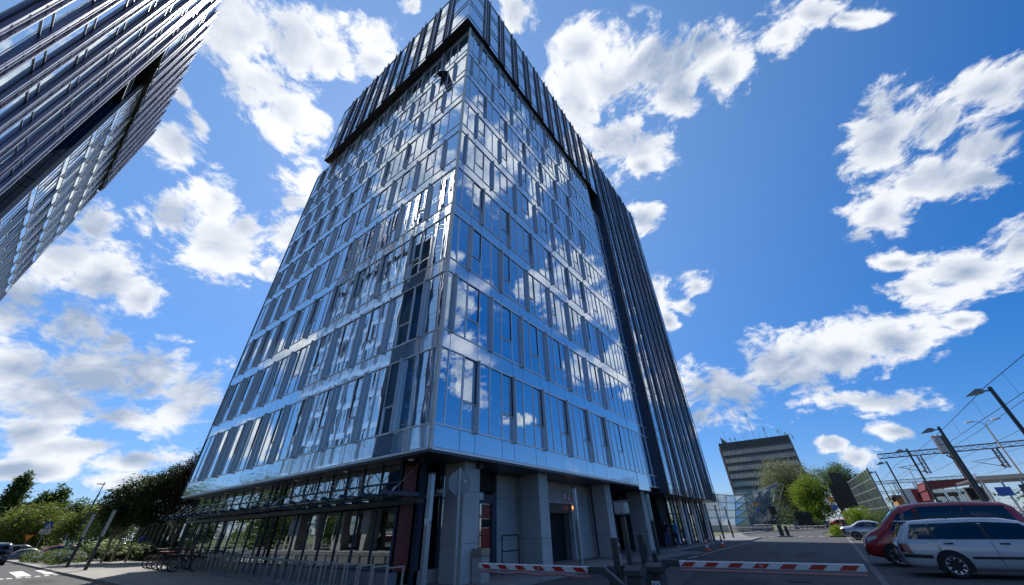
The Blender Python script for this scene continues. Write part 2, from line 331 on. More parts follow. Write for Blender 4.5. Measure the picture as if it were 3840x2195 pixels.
MT = {
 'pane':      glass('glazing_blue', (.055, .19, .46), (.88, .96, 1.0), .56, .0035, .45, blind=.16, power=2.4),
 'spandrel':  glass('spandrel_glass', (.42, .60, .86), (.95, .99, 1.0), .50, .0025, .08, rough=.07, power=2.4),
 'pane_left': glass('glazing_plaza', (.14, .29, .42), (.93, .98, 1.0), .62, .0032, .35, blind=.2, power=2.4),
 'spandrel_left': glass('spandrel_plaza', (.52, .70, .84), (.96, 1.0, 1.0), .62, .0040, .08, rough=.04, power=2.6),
 'dark_pane': glass('glazing_dark', (.09, .17, .28), (.92, .97, 1.0), .62, .003),
 'twin_pane': glass('glazing_twin', (.12, .19, .25), (.88, .97, 1.0), .50, .003, .3),
 'ink_pane':  glass('glazing_ink', (.02, .09, .22), (.62, .82, 1.0), .42, .003),
 'shop_pane': glass('shop_glazing', (.004, .007, .009), (.92, .97, .97), .36, .004, .3),
 'alu':       mat('aluminium_pale', (.70, .71, .72), .38, .6, .06, .8),
 'fin':       mat('aluminium_fin', (.54, .56, .58), .42, .45, .05, .8),
 'corner':    mat('corner_cladding', (.62, .60, .58), .45, .2, .06, 1.2),
 'sash':      mat('sash_frame_dark', (.018, .022, .035), .35, .2, .1),
 'soffit':    mat('soffit_panel', (.085, .09, .105), .38, .3, .12, .6),
 'black':     mat('black_cladding', (.010, .011, .013), .4, .2, .2, .5),
 'core':      mat('dark_core', (.012, .014, .018), .8, 0, .2),
 'screen':    perforated('perforated_screen', (.016, .018, .028), (.12, .125, .16)),
 'screen2':   perforated('perforated_screen_plum', (.075, .072, .105), (.30, .29, .36)),
 'screen_edge': mat('screen_edge', (.42, .45, .48), .3, .7, .1),
 'steel':     mat('brushed_steel', (.42, .40, .36), .32, .85, .12, 6),
 'steel_blue':mat('painted_steel_blue', (.045, .065, .095), .45, .3, .12, 2),
 'anthracite':mat('anthracite_paint', (.045, .055, .058), .45, .2, .15, 3),
 'granite':   stripes('granite_grooved', (.62, .615, .60), .085, .6),
 'granite_flat': mat('granite_flamed', (.38, .37, .355), .75, 0, .40, 45, bump=.25, bs=70, detail=6),
 'joint':     mat('joint_black', (.008, .008, .009), .8),
 'concrete':  mat('concrete', (.22, .225, .23), .8, 0, .22, 1.6, bump=.25, bs=40, detail=7),
 'concrete_lt': mat('concrete_light', (.36, .35, .33), .8, 0, .2, 1.2, bump=.2, bs=40, detail=7),
 'red_wall':  mat('red_wall', (.16, .012, .010), .4, 0, .2, 2),
 'red_poster':mat('red_poster', (.30, .012, .014), .35, 0, .1, 2),
 'white':     mat('white_paint', (.72, .72, .70), .4, 0, .07, 3),
 'red':       mat('red_paint', (.42, .018, .016), .4, 0, .1, 3),
 'pink':      mat('foam_edge_pink', (.55, .27, .25), .7, 0, .15, 4),
 'orange':    mat('cone_orange', (.72, .10, .012), .5, 0, .12, 6),
 'yellow':    mat('sign_yellow', (.80, .36, .012), .45, 0, .06, 3),
 'blue_sign': mat('sign_blue', (.018, .09, .38), .4, 0, .06, 3),
 'green_sign':mat('sign_green', (.012, .16, .085), .4, 0, .06, 3),
 'galv':      mat('galvanised_steel', (.36, .38, .39), .42, .7, .18, 9),
 'sign_back': mat('sign_back_grey', (.24, .25, .25), .5, .4, .1, 3),
 'frost':     mat('frosted_lamp_glass', (.55, .62, .60), .25, 0, .08, 2),
 'lampglow':  mat('lit_amber_lamp', (1, .35, .05), .4, emit=(1, .30, .04, 2.5)),
 'downlight': mat('downlight_lens', (.8, .78, .72), .3, emit=(1, .95, .85, .04)),
 'rubber':    mat('rubber_black', (.012, .012, .013), .75, 0, .2, 8),
 'rim':       mat('alloy_rim', (.48, .49, .50), .3, .8, .08, 6),
 'plastic':   mat('black_plastic', (.016, .016, .018), .5, 0, .15, 5),
 'asphalt':   mat('asphalt', (.038, .039, .041), .86, 0, .42, .55, bump=.5, bs=90, detail=9),
 'asphalt2':  mat('asphalt_worn', (.060, .060, .060), .88, 0, .25, .7, bump=.5, bs=90, detail=9),
 'patch':     mat('asphalt_patch', (.022, .022, .024), .9, 0, .3, 2, bump=.5, bs=80, detail=9),
 'paving':    mat('paving_stone', (.22, .205, .185), .82, 0, .28, .55, bump=.3, bs=50, detail=9, vscale=(1, .25, 1)),
 'paving_d':  mat('paving_grey', (.13, .13, .135), .85, 0, .25, .7, bump=.3, bs=60, detail=9),
 'kerb':      mat('kerb_stone', (.24, .235, .22), .8, 0, .25, 2, bump=.3, bs=40),
 'marking':   mat('road_marking', (.62, .62, .58), .7, 0, .18, 5, detail=8),
 'earth':     mat('earth_grass', (.05, .07, .025), .95, 0, .5, .4, detail=9, col2=(.10, .11, .04)),
 'gravel':    mat('ballast', (.10, .09, .08), .95, 0, .5, 6, bump=.8, bs=30, detail=6),
 'bark':      mat('bark', (.10, .075, .055), .9, 0, .4, 9, bump=.6, bs=25, vscale=(1, 1, .25)),
 'bark_pale': mat('bark_pale', (.26, .23, .18), .85, 0, .4, 7, bump=.5, bs=25, vscale=(1, 1, .3)),
 'rust':      mat('gantry_steel', (.13, .085, .065), .7, .4, .3, 3),
 'lamp_cream':mat('lamp_shell_beige', (.50, .42, .33), .45, 0, .1, 3),
 'roof_red':  mat('red_sheet_roof', (.14, .018, .014), .5, 0, .2, 3),
 'brick_org': mat('ochre_wall', (.42, .20, .08), .8, 0, .15, 2),
 'wing_pane': glass('wing_glazing', (.006, .010, .010), (.8, .95, .95), .03, .003, .3),
 'hall_glass': glass('hall_glazing', (.20, .30, .36), (.85, .93, .97), .28, .004, .2),
 'cream_steel': mat('cream_steel', (.52, .45, .34), .45, .1, .08, 2),
 'slab_conc': mat('slab_spandrel', (.135, .138, .142), .8, 0, .15, .3),
 'slab_dark': mat('slab_dark_panel', (.035, .036, .034), .6, 0, .3, .2),
 'slab_mull': mat('slab_mullion', (.22, .225, .23), .7),
 'slab_glass': glass('slab_window', (.06, .08, .09), (.8, .9, .95), .16, .003, .7),
 'carglass':  glass('car_glass', (.006, .007, .009), (.8, .9, .95), .07, .002, .2),
 'skin':      mat('skin', (.42, .24, .16), .55, 0, .08, 6),
 'hair':      mat('hair_dark', (.018, .012, .009), .6, 0, .3, 20),
 'jeans':     mat('denim', (.035, .085, .26), .85, 0, .25, 12),
 'jeans2':    mat('denim_dark', (.02, .05, .17), .85, 0, .25, 12),
 'teal':      mat('teal_cotton', (.015, .24, .46), .85, 0, .1, 8),
 'navy':      mat('navy_cotton', (.006, .008, .022), .85, 0, .15, 8),
 'royal':     mat('blue_cotton', (.008, .05, .34), .85, 0, .1, 8),
 'flower':    mat('hydrangea_bloom', (.30, .40, .12), .8, 0, .3, 14, col2=(.55, .58, .35)),
 'flower_w':  mat('white_bloom', (.50, .52, .45), .8, 0, .2, 14),
}
LEAF = {
 'dark':  leafmat('leaf_dark', (.018, .040, .010), (.055, .085, .018), .35),
 'deep':  leafmat('leaf_deep', (.03, .07, .014), (.10, .15, .025), .45),
 'olive': leafmat('leaf_olive', (.07, .11, .022), (.24, .27, .045), .5),
 'willow':leafmat('leaf_willow', (.11, .125, .055), (.26, .28, .13), .45),
 'lime':  leafmat('leaf_lime', (.09, .15, .012), (.26, .34, .025), .5),
 'hedge': leafmat('leaf_hedge', (.05, .10, .02), (.15, .21, .045), .45),
 'plum':  leafmat('leaf_plum', (.022, .018, .010), (.045, .050, .016), .3),
}

# ------------------------------------------------------------------ mesh helpers
def gm(m): return MT[m] if isinstance(m, str) else m
class MB:
    """collects shapes, builds ONE mesh object"""
    def __init__(s): s.v = []; s.f = []
    def add(s, vs, fs):
        o = len(s.v); s.v += [tuple(v) for v in vs]; s.f += [tuple(i+o for i in f) for f in fs]; return s
    def box(s, x0, x1, y0, y1, z0, z1):
        return s.add([(x0,y0,z0),(x1,y0,z0),(x1,y1,z0),(x0,y1,z0),(x0,y0,z1),(x1,y0,z1),(x1,y1,z1),(x0,y1,z1)],
                     [(3,2,1,0),(4,5,6,7),(0,1,5,4),(1,2,6,5),(2,3,7,6),(3,0,4,7)])
    def cbox(s, c, d): return s.box(c[0]-d[0]/2, c[0]+d[0]/2, c[1]-d[1]/2, c[1]+d[1]/2, c[2]-d[2]/2, c[2]+d[2]/2)
    def bevbox(s, x0, x1, y0, y1, z0, z1, b=.02):
        vs = []; 
        for z, k in ((z0, b), (z0+b, 0), (z1-b, 0), (z1, b)):
            vs += [(x0+k+b,y0+k,z),(x1-k-b,y0+k,z),(x1-k,y0+k+b,z),(x1-k,y1-k-b,z),(x1-k-b,y1-k,z),(x0+k+b,y1-k,z),(x0+k,y1-k-b,z),(x0+k,y0+k+b,z)]
        fs = [tuple(range(7,-1,-1)), tuple(range(24,32))]
        for r in range(3):
            for i in range(8): fs.append((r*8+i, r*8+(i+1)%8, r*8+8+(i+1)%8, r*8+8+i))
        return s.add(vs, fs)
    def tube(s, a, b, r, n=8, r2=None, caps=True):
        a = Vector(a); b = Vector(b); d = (b-a)
        if d.length < 1e-6: return s
        q = d.normalized().to_track_quat('Z', 'Y'); r2 = r if r2 is None else r2
        vs = []
        for p, rr in ((a, r), (b, r2)):
            for i in range(n):
                t = 2*math.pi*i/n; vs.append(p + q @ Vector((rr*math.cos(t), rr*math.sin(t), 0)))
        fs = [(i, (i+1)%n, n+(i+1)%n, n+i) for i in range(n)]
        if caps: fs += [tuple(range(n-1,-1,-1)), tuple(range(n, 2*n))]
        return s.add(vs, fs)
    def bar(s, a, b, w, h=None, up=(0,0,1)):
        """rectangular bar from a to b"""
        a = Vector(a); b = Vector(b); d = (b-a).normalized(); h = w if h is None else h
        u = Vector(up)
        if abs(d.dot(u)) > .98: u = Vector((1,0,0))
        x = d.cross(u).normalized(); y = x.cross(d).normalized()
        vs = []
        for p in (a, b):
            for (i, j) in ((-1,-1),(1,-1),(1,1),(-1,1)): vs.append(p + x*(i*w/2) + y*(j*h/2))
        return s.add(vs, [(3,2,1,0),(4,5,6,7),(0,1,5,4),(1,2,6,5),(2,3,7,6),(3,0,4,7)])
    def path(s, pts, r, n=6):
        for a, b in zip(pts, pts[1:]): s.tube(a, b, r, n)
        return s
    def prism(s, poly, h0, h1, fn=None):
        """polygon (2d) extruded between h0 and h1; fn maps (p,q,h)->xyz"""
        fn = fn or (lambda p, q, h: (p, q, h)); n = len(poly)
        vs = [fn(p, q, h0) for p, q in poly] + [fn(p, q, h1) for p, q in poly]
        return s.add(vs, [tuple(range(n-1,-1,-1)), tuple(range(n, 2*n))] + [(i, (i+1)%n, n+(i+1)%n, n+i) for i in range(n)])
    def lathe(s, prof, c=(0,0,0), n=16):
        vs = []; m = len(prof)
        for r, z in prof:
            for i in range(n):
                t = 2*math.pi*i/n; vs.append((c[0]+r*math.cos(t), c[1]+r*math.sin(t), c[2]+z))
        fs = [(j*n+i, j*n+(i+1)%n, (j+1)*n+(i+1)%n, (j+1)*n+i) for j in range(m-1) for i in range(n)]
        fs += [tuple(range(n-1,-1,-1)), tuple(range((m-1)*n, m*n))]
        return s.add(vs, fs)
    def torus(s, c, R_, r, q=None, n=24, k=8):
        q = q or Quaternion(); vs = []
        for i in range(n):
            t = 2*math.pi*i/n
            for j in range(k):
                u = 2*math.pi*j/k; p = Vector(((R_+r*math.cos(u))*math.cos(t), (R_+r*math.cos(u))*math.sin(t), r*math.sin(u)))
                vs.append(Vector(c) + q @ p)
        return s.add(vs, [(i*k+j, ((i+1)%n)*k+j, ((i+1)%n)*k+(j+1)%k, i*k+(j+1)%k) for i in range(n) for j in range(k)])
    def mesh(s, name, m, smooth=False):
        me = bpy.data.meshes.new(name); me.from_pydata([tuple(v) for v in s.v], [], s.f); me.materials.append(gm(m))
        if smooth: me.polygons.foreach_set('use_smooth', [True]*len(me.polygons))
        me.update(); return me
    def build(s, name, m, parent=None, smooth=False, **tags):
        o = bpy.data.objects.new(name, s.mesh(name, m, smooth)); COL.objects.link(o)
        if parent is not None: attach(o, parent)
        for k, v in tags.items(): o[k] = v
        return o
def wloc(o):
    """accumulated origin of a chain of unrotated parents"""
    p = Vector((0,0,0)); 
    while o is not None: p += o.location; o = o.parent
    return p
def attach(o, parent):
    """child keeps its world place (mesh given in world coordinates, parents without rotation)"""
    off = wloc(parent); o.parent = parent; o.location = o.location - off
def tag(o, label=None, cat=None, group=None, kind=None):
    if label: o['label'] = label
    if cat: o['category'] = cat
    if group: o['group'] = group
    if kind: o['kind'] = kind
    return o
def thing(name, label, cat, loc=(0,0,0), group=None, rotz=0.0):
    o = bpy.data.objects.new(name, None); COL.objects.link(o); o.location = loc; o.rotation_euler = (0,0,rotz); o.empty_display_size = .3
    return tag(o, label, cat, group)
def local(b, name, m, parent, smooth=False, **t):
    """part given in its thing's own (possibly rotated) coordinates"""
    o = b.build(name, m, None, smooth, **t); o.parent = parent; return o
def copy_tree(o, parent=None):
    c = o.copy(); COL.objects.link(c)
    if parent is not None: c.parent = parent
    for ch in [x for x in bpy.data.objects if x.parent == o]: copy_tree(ch, c)
    return c
def struct(b, name, m, smooth=False):
    return b.build(name, m, None, smooth, kind='structure')
def text(s, size, m, parent, M, name='lettering', ext=.002, align='CENTER'):
    cu = bpy.data.curves.new(name, 'FONT'); cu.body = s; cu.size = size; cu.extrude = ext; cu.align_x = align; cu.align_y = 'CENTER'
    tmp = bpy.data.objects.new('tmp', cu); me = bpy.data.meshes.new_from_object(tmp); bpy.data.objects.remove(tmp); me.materials.clear(); me.materials.append(gm(m)); me.name = name
    o = bpy.data.objects.new(name, me); COL.objects.link(o); o.parent = parent; o.matrix_basis = M; return o

class Face:
    """a vertical facade: u along it, n outwards, z up"""
    def __init__(s, origin, U, N):
        s.o = Vector(origin); s.U = Vector(U); s.N = Vector(N)
        rh = s.U.cross(s.N).z > 0
        ux = s.U if rh else -s.U
        s.rot = Matrix((ux, s.N, Vector((0,0,1)))).transposed()
    def pt(s, u, n, z): return s.o + s.U*u + s.N*n + Vector((0,0,z))
_cache = {}
def unit_box(dims, m):
    k = (round(dims[0],3), round(dims[1],3), round(dims[2],3), gm(m).name)
    if k not in _cache: _cache[k] = MB().cbox((0,0,0), k[:3]).mesh('piece', m)
    return _cache[k]
def piece(F, name, m, u0, u1, n0, n1, z0, z1, parent, tilt=None):
    me = unit_box((abs(u1-u0), abs(n1-n0), z1-z0), m)
    o = bpy.data.objects.new(name, me); COL.objects.link(o)
    c = F.pt((u0+u1)/2, (n0+n1)/2, (z0+z1)/2)
    M = Matrix.Translation(c - wloc(parent)) @ F.rot.to_4x4()
    if tilt: M = M @ tilt
    o.parent = parent; o.matrix_basis = M
    return o
def fbox(b, F, u0, u1, n0, n1, z0, z1):
    p = [F.pt(u, n, z) for z in (z0, z1) for (u, n) in ((u0,n0),(u1,n0),(u1,n1),(u0,n1))]
    b.add(p, [(3,2,1,0),(4,5,6,7),(0,1,5,4),(1,2,6,5),(2,3,7,6),(3,0,4,7)])
class Bag:
    """alike pieces of one thing: the 290 that show largest are objects, the rest one joined part"""
    def __init__(s, name, parent, rest): s.name = name; s.parent = parent; s.it = []; s.rest = rest
    def add(s, F, m, *d): s.it.append((F, m, d))
    def flush(s, cap=290):
        def size(e):
            F, m, d = e; c = F.pt((d[0]+d[1])/2, 0, (d[4]+d[5])/2) - CAMP
            vis = abs(c.normalized().dot(F.N)); return abs(d[1]-d[0])*(d[5]-d[4])*vis/c.length_squared
        s.it.sort(key=size, reverse=True)
        for F, m, d in s.it[:cap]:
            t = Matrix.Rotation(R(rnd.gauss(0, .16)), 4, 'X') @ Matrix.Rotation(R(rnd.gauss(0, .16)), 4, 'Z')
            piece(F, s.name, m, *d, s.parent, t)
        left = {}
        for F, m, d in s.it[cap:]: left.setdefault(m, []).append((F, d))
        for m, l in left.items():
            b = MB()
            for F, d in l: fbox(b, F, *d)
            b.build(s.rest, m, s.parent, kind='stuff')

# ------------------------------------------------------------------ the two office towers
J = [4.27, 7.90, 11.54, 15.14, 18.74, 22.22, 25.69, 29.03, 32.31]      # storey joints
ZB, ZT = 3.72, 36.15                                                   # pale block: underside, parapet
CZ, CT = 36.42, 46.25                                                  # dark crown: soffit, roof
def rows():
    r = []
    for k in range(9):
        r.append((J[k]+.26, (J[k+1] if k < 8 else ZT+.05)-.51))
    return r
ROWS = rows()
def pale_facade(F, lines, phase, T, bags, panem, spm, last_fin, shut=()):
    pane, sash, sp, fin = bags
    gr = MB(); sf = MB(); end = lines[-1]; n = len(lines)-1
    for k in range(1, 10):
        z0, z1 = ROWS[k-1]
        zp = ZB+.05 if k == 1 else ROWS[k-2][1]
        ph, ph0 = phase(k), phase(k-1)
        # spandrel panels
        cuts = [0]+[i for i in range(1, n) if i % 3 in (ph, ph0)]+[n]
        for a, b in zip(cuts, cuts[1:]):
            sp.add(F, spm, lines[a]+.012, lines[b]-.012, -.05, -.005, zp+.02, z0-.02)
        for i in range(n):
            u0, u1 = lines[i]+.022, lines[i+1]-.022
            if i % 3 == 2 and i+1 < n:
                zt = z0+1.02
                pane.add(F, panem, u0, u1, -.05, -.02, z0+.03, zt-.03)
                if (k, i) not in shut:
                    sash.append((u0+.045, u1-.045, zt+.05, z1-.06))
                    for (a, b, c, d) in ((u0, u0+.045, zt+.02, z1-.02), (u1-.045, u1, zt+.02, z1-.02), (u0+.045, u1-.045, zt+.02, zt+.06), (u0+.045, u1-.045, z1-.065, z1-.02)):
                        fbox(sf, F, a, b, -.05, -.004, c, d)
                fbox(gr, F, u0, u1, -.03, .014, zt-.028, zt+.018)
            else:
                pane.add(F, panem, u0, u1, -.05, -.02, z0+.03, z1-.03)
        for i in range(1, n):
            fbox(gr, F, lines[i]-.022, lines[i]+.022, -.03, .018, z0, z1)
            if i % 3 == ph and i <= last_fin:
                fin.add(F, 'fin', lines[i]-.03, lines[i]+.03, .02, .165, z0-.06, z1+.02)
        for z in (z0, z1):
            fbox(gr, F, 0, end, -.03, .024, z-.026, z+.026)
    gr.build('mullion_grid', 'alu', T, kind='stuff'); sf.build('sash_frame', 'sash', T, kind='stuff')
    bt = MB(); fbox(bt, F, 0, end, -.06, .03, ZB-.03, ZB+.05); bt.build('drip_edge', 'alu', T)
    tp = MB(); fbox(tp, F, 0, end, -.06, .03, ZT-.40, ZT); tp.build('parapet_band', spm, T); 
def sash_panes(F, lst, T, panem, bag):
    for (u0, u1, z0, z1) in lst: bag.add(F, panem, u0, u1, -.055, -.032, z0, z1)
RL = [0, .52]+[.52+.817*i for i in range(1, 23)]                    # column lines, avenue side
LL = [0]+[1.29+.836*i-.0011*i*i for i in range(29)]                 # column lines, plaza side
LL[-1] = 23.96
def screen_facade(F, u0, u1, z0, z1, T, bags, skip=0.0, lo=None, panem='dark_pane', scr='screen', edge_pane=True, zrows=None):
    """dark crown / leg: pairs of perforated fins with louvred strips between, wide clear panes in between"""
    pane, fin = bags; pitch = 2.14; tr = MB(); tl = MB(); edge = MB(); strip = MB(); rail = MB()
    zr = zrows
    us = []; u = u0+skip
    while u+.66 <= u1-.1: us.append(u); u += pitch
    bounds = [u0]+[x for a in us for x in (a, a+.66)]+[u1]
    for a, b in zip(bounds[0::2], bounds[1::2]):          # clear glass strips
        if b-a < .15: continue
        for (p, q) in zip(zr, zr[1:]):
            pane.add(F, panem, a+.02, b-.02, -.06, -.03, p+.02, p+.71)
            mid = (a+b)/2 if False else None
            pane.add(F, panem, a+.02, b-.02, -.06, -.03, p+.735, q-.01)
            fbox(tl, F, a, b, -.04, .004, p-.01, p+.02); fbox(tl, F, a, b, -.04, .004, p+.708, p+.737)
    for a in us:
        fbox(strip, F, a+.03, a+.63, -.05, .03, z0+.02, z1-.1)
        for (p, q) in zip(zr, zr[1:]):
            h = p
            while h < q-.2: fbox(tr, F, a+.05, a+.61, .03, .05, h, h+.03); h += (q-p)/4
        fbox(rail, F, a+.32, a+.35, .05, .10, z0+.1, z1-.1)
        for s in (a, a+.66):
            fin.add(F, scr, s-.03, s+.03, 0, .115, z0-.05, z1+.30)
            fbox(edge, F, s-.04, s+.04, 0.117, .129, z0-.05, z1+.30)  # pale strip puts the light on each fin's outer edge into colour
    strip.build('louvre_screen', scr, T, kind='stuff'); tr.build('louvre_bar', 'anthracite', T, kind='stuff'); tl.build('transom', 'screen_edge', T, kind='stuff')
    edge.build('fin_lit_edge', 'screen_edge', T, kind='stuff'); rail.build('screen_rail', 'screen_edge', T, kind='stuff')

# ---- main tower
TX, TY = 8.34, 9.64
T1 = thing('office_tower', 'tall blue glass office tower with pale fins under a dark overhanging crown', 'office tower', (8.34, 9.64, 0))
FR = Face((TX, TY, 0), (1,0,0), (0,-1,0)); FL = Face((TX, TY, 0), (0,1,0), (-1,0,0))
b_p = Bag('window_pane', T1, 'upper_glazing'); b_s = Bag('window_sash', T1, 'upper_sashes'); b_sp = Bag('spandrel_panel', T1, 'upper_spandrels'); b_f = Bag('sun_fin', T1, 'upper_fins')
sr, sl_ = [], []
pale_facade(FR, [x+.0 for x in RL], lambda k: (k-1) % 3, T1, (b_p, sr, b_sp, b_f), 'pane', 'spandrel', 20)
OPEN = (8, 2)
pale_facade(FL, LL, lambda k: (3-k) % 3, T1, (b_p, sl_, b_sp, b_f), 'pane_left', 'spandrel_left', 28, shut=(OPEN,))
sash_panes(FR, sr, T1, 'pane', b_s); sash_panes(FL, sl_, T1, 'pane_left', b_s)
# plain end strip of the avenue side
gx = MB(); E0 = 18.56; EL = [E0, E0+.72, E0+1.45, E0+2.2]
for k in range(9):
    z0, z1 = ROWS[k]; zp = 3.45 if k == 0 else ROWS[k-1][1]
    b_sp.add(FR, 'spandrel', EL[0]+.02, EL[3]-.02, -.05, -.005, zp+.02, z0-.02)
    for i in range(3):
        b_p.add(FR, 'pane', EL[i]+.02, EL[i+1]-.02, -.05, -.02, z0+.03, z1-.03); fbox(gx, FR, EL[i]-.02, EL[i]+.02, -.03, .014, z0, z1)
    for z in (z0, z1): fbox(gx, FR, EL[0], EL[3], -.03, .016, z-.02, z+.02)
fbox(gx, FR, EL[3]-.03, EL[3]+.03, -.4, .016, 3.45, ZT)
gx.build('mullion_grid', 'alu', T1, kind='stuff')
b_p.flush(); b_s.flush(); b_sp.flush(); b_f.flush()
# corner post in storey lengths
for a, b in zip([ZB-.03]+J, J+[ZT]):
    piece(FL, 'corner_post', 'corner', -.075, .055, -.055, .075, a+.008, b-.008, T1)
eb = MB(); fbox(eb, FL, LL[-1]-.02, LL[-1]+.05, -.3, .03, ZB-.03, ZT); eb.build('end_edge', 'anthracite', T1)
# cores
cb = MB(); cb.box(TX+.10, TX+20.66, TY+.10, TY+23.9, ZB+.02, ZT-.05); cb.build('inner_core', 'core', T1)
cp = MB(); cp.box(TX-.03, TX+20.7, TY-.03, TY+23.98, ZT-.05, ZT+.04); cp.build('roof_coping', 'alu', T1)
# opened sash
z0, z1 = ROWS[7]; ua, ub = LL[2]+.05, LL[3]-.05; zt = z0+1.02
hb = MB(); fbox(hb, FL, ua, ub, -.05, -.045, zt+.03, z1-.03); hb.build('open_reveal', 'core', T1)
os_ = MB(); hinge = Vector((0, .02, z1-.04)); ang = R(30)
def op(u, d, t): # d down from the hinge, t thickness
    return FL.pt(u, .02+math.sin(ang)*d+math.cos(ang)*t, z1-.04-math.cos(ang)*d+math.sin(ang)*t)
def opbox(b, u0, u1, d0, d1, t0, t1): b.add([op(u, d, t) for t in (t0, t1) for (u, d) in ((u0,d0),(u1,d0),(u1,d1),(u0,d1))], [(3,2,1,0),(4,5,6,7),(0,1,5,4),(1,2,6,5),(2,3,7,6),(3,0,4,7)])
hgt = z1-zt-.1
for (a, b, c, d) in ((ua, ua+.06, 0, hgt), (ub-.06, ub, 0, hgt), (ua+.06, ub-.06, 0, .06), (ua+.06, ub-.06, hgt-.06, hgt)): opbox(os_, a, b, c, d, 0, .05)
so_ = os_.build('open_sash', 'sash', T1); og = MB(); opbox(og, ua+.06, ub-.06, .06, hgt-.06, .015, .035); og.build('pane', 'shop_pane', so_)
for uu in (ua+.03, ub-.03):
    st = MB(); st.tube(FL.pt(uu, -.02, zt+.25), op(uu, hgt*.75, .02), .012, 6); st.build('stay_arm', 'steel', so_)
# soffit over the ground floor
sb = MB(); sb.box(TX+.02, 29.1, TY+.02, TY+23.9, ZB-.10, ZB-.03); sb.build('soffit', 'soffit', T1)
for i in range(6):
    d = MB(); d.lathe([(.0, 0), (.11, 0), (.11, .02), (.0, .02)], (TX+.55, TY+1.6+i*4.1, ZB-.125), 14); o = d.build('downlight', 'alu', T1)
    e = MB(); e.lathe([(.0, 0), (.08, 0), (.08, .01), (.0, .01)], (TX+.55, TY+1.6+i*4.1, ZB-.136), 12); e.build('lens', 'downlight', o)
# recess between the pale block and the dark leg
FRr = Face((29.15, 9.80, 0), (1,0,0), (0,-1,0)); rp = Bag('recess_pane', T1, 'recess_glazing'); rg = MB()
for k in range(9):
    z0 = J[k]-.45; z1 = J[k+1]-.45 if k < 8 else ZT-3.6
    for i in range(3):
        rp.add(FRr, 'ink_pane', i*.87+.02, (i+1)*.87-.02, -.05, -.02, z0+.8, z1-.03); rp.add(FRr, 'ink_pane', i*.87+.02, (i+1)*.87-.02, -.05, -.01, z0+.03, z0+.74)
        fbox(rg, FRr, i*.87-.018, i*.87+.018, -.03, .02, z0, z1)
    fbox(rg, FRr, 0, 2.6, -.03, .02, z0-.03, z0+.03); fbox(rg, FRr, 0, 2.6, -.03, .02, z0+.74, z0+.80)
part_core = MB(); part_core.box(29.1, 31.7, 9.9, 12.5, ZB, 32.2); part_core.build('recess_core', 'core', T1)
rp.flush(); rg.build('recess_mullions', 'alu', T1, kind='stuff')
# dark crown and leg
DX0, DY0, DX1, DY1, LZ, LX = 7.70, 9.35, 49.2, 31.3, 3.45, 31.75
ZR = [LZ]+[j-.35 for j in J[1:]]+[ZT+.3, 39.75, 43.05, CT]
CRW = [CZ, 39.75, 43.05, CT]
kb = MB(); kb.box(DX0+.1, DX1-.1, DY0+.1, DY1-.1, CZ+.05, CT-.1); kb.build('crown_core', 'core', T1)
kb = MB(); kb.box(LX+.1, DX1-.1, DY0+.1, DY1-.1, LZ+.05, CZ+.04); kb.build('leg_core', 'core', T1)
kb = MB(); kb.box(DX0, LX, DY0, DY1, CZ-.04, CZ+.02); kb.build('crown_soffit', 'black', T1)
kb = MB(); kb.box(LX, DX1, DY0, DY1, LZ-.05, LZ); kb.build('leg_soffit', 'black', T1)
kb = MB(); kb.box(LX-.03, LX+.06, DY0-.02, DY1, LZ, CZ); kb.build('leg_return', 'steel_blue', T1)
kb = MB(); kb.box(DX0-.02, DX1, DY0-.02, DY1+.02, CT-.1, CT-.02); kb.build('crown_roof', 'anthracite', T1)
FC = Face((DX0, DY0, 0), (1,0,0), (0,-1,0)); FD = Face((DX0, DY0, 0), (0,1,0), (-1,0,0)); FE = Face((DX1, DY0, 0), (0,1,0), (1,0,0))
b_cp = Bag('crown_pane', T1, 'crown_glazing'); b_sf = Bag('screen_fin', T1, 'screen_fins')
screen_facade(FC, 0, LX-DX0, CZ, CT, T1, (b_cp, b_sf), 2.02, zrows=CRW)
screen_facade(FD, 0, DY1-DY0, CZ, CT, T1, (b_cp, b_sf), 2.24, zrows=CRW)
screen_facade(FC, LX-DX0, DX1-DX0, LZ, CT, T1, (b_cp, b_sf), .25, zrows=ZR)
b_cp.flush(); b_sf.flush()
ee = MB(); fbox(ee, FD, DY1-DY0-.05, DY1-DY0+.03, -.2, .02, CZ, CT); ee.build('crown_end_trim', 'alu', T1); ee = MB(); fbox(ee, FC, -.03, .05, -.05, .03, CZ, CT); ee.build('crown_corner_trim', 'alu', T1)
rr = MB()
for F, a, b in ((FC, .1, 41.4), (FD, .1, 21.8)):
    fbox(rr, F, a, b, -.05, -.02, CT+.18, CT+.21)
rr.build('roof_rail', 'alu', T1)
se = MB(); fbox(se, FE, 0, DY1-DY0, -.02, .03, LZ, CT); se.build('side_cladding', 'screen', T1)

# ---- the twin across the plaza
XT = -6.30
T2 = thing('office_tower', 'neighbouring glass tower with plum screens looming at the upper left', 'office tower', (XT-8, 40, 0))
ZSC = 0.0
FW = Face((XT-.30, 56.6, 0), (0,-1,0), (1,0,0))
c_p = Bag('window_pane', T2, 'upper_glazing'); c_s = Bag('window_sash', T2, 'upper_sashes'); c_sp = Bag('spandrel_panel', T2, 'upper_spandrels'); c_f = Bag('sun_fin', T2, 'upper_fins')
ss = []
pale_facade(FW, RL+[RL[-1]+.7, RL[-1]+1.4, 20.6], lambda k: (k-1) % 3, T2, (c_p, ss, c_sp, c_f), 'pane_left', 'spandrel_left', 22)
sash_panes(FW, ss, T2, 'pane_left', c_s)
c_p.flush(); c_s.flush(); c_sp.flush(); c_f.flush()
kb = MB(); kb.box(XT-20, XT-.42, 36.05, 56.5, ZB+.02, ZT-.05); kb.build('inner_core', 'core', T2)
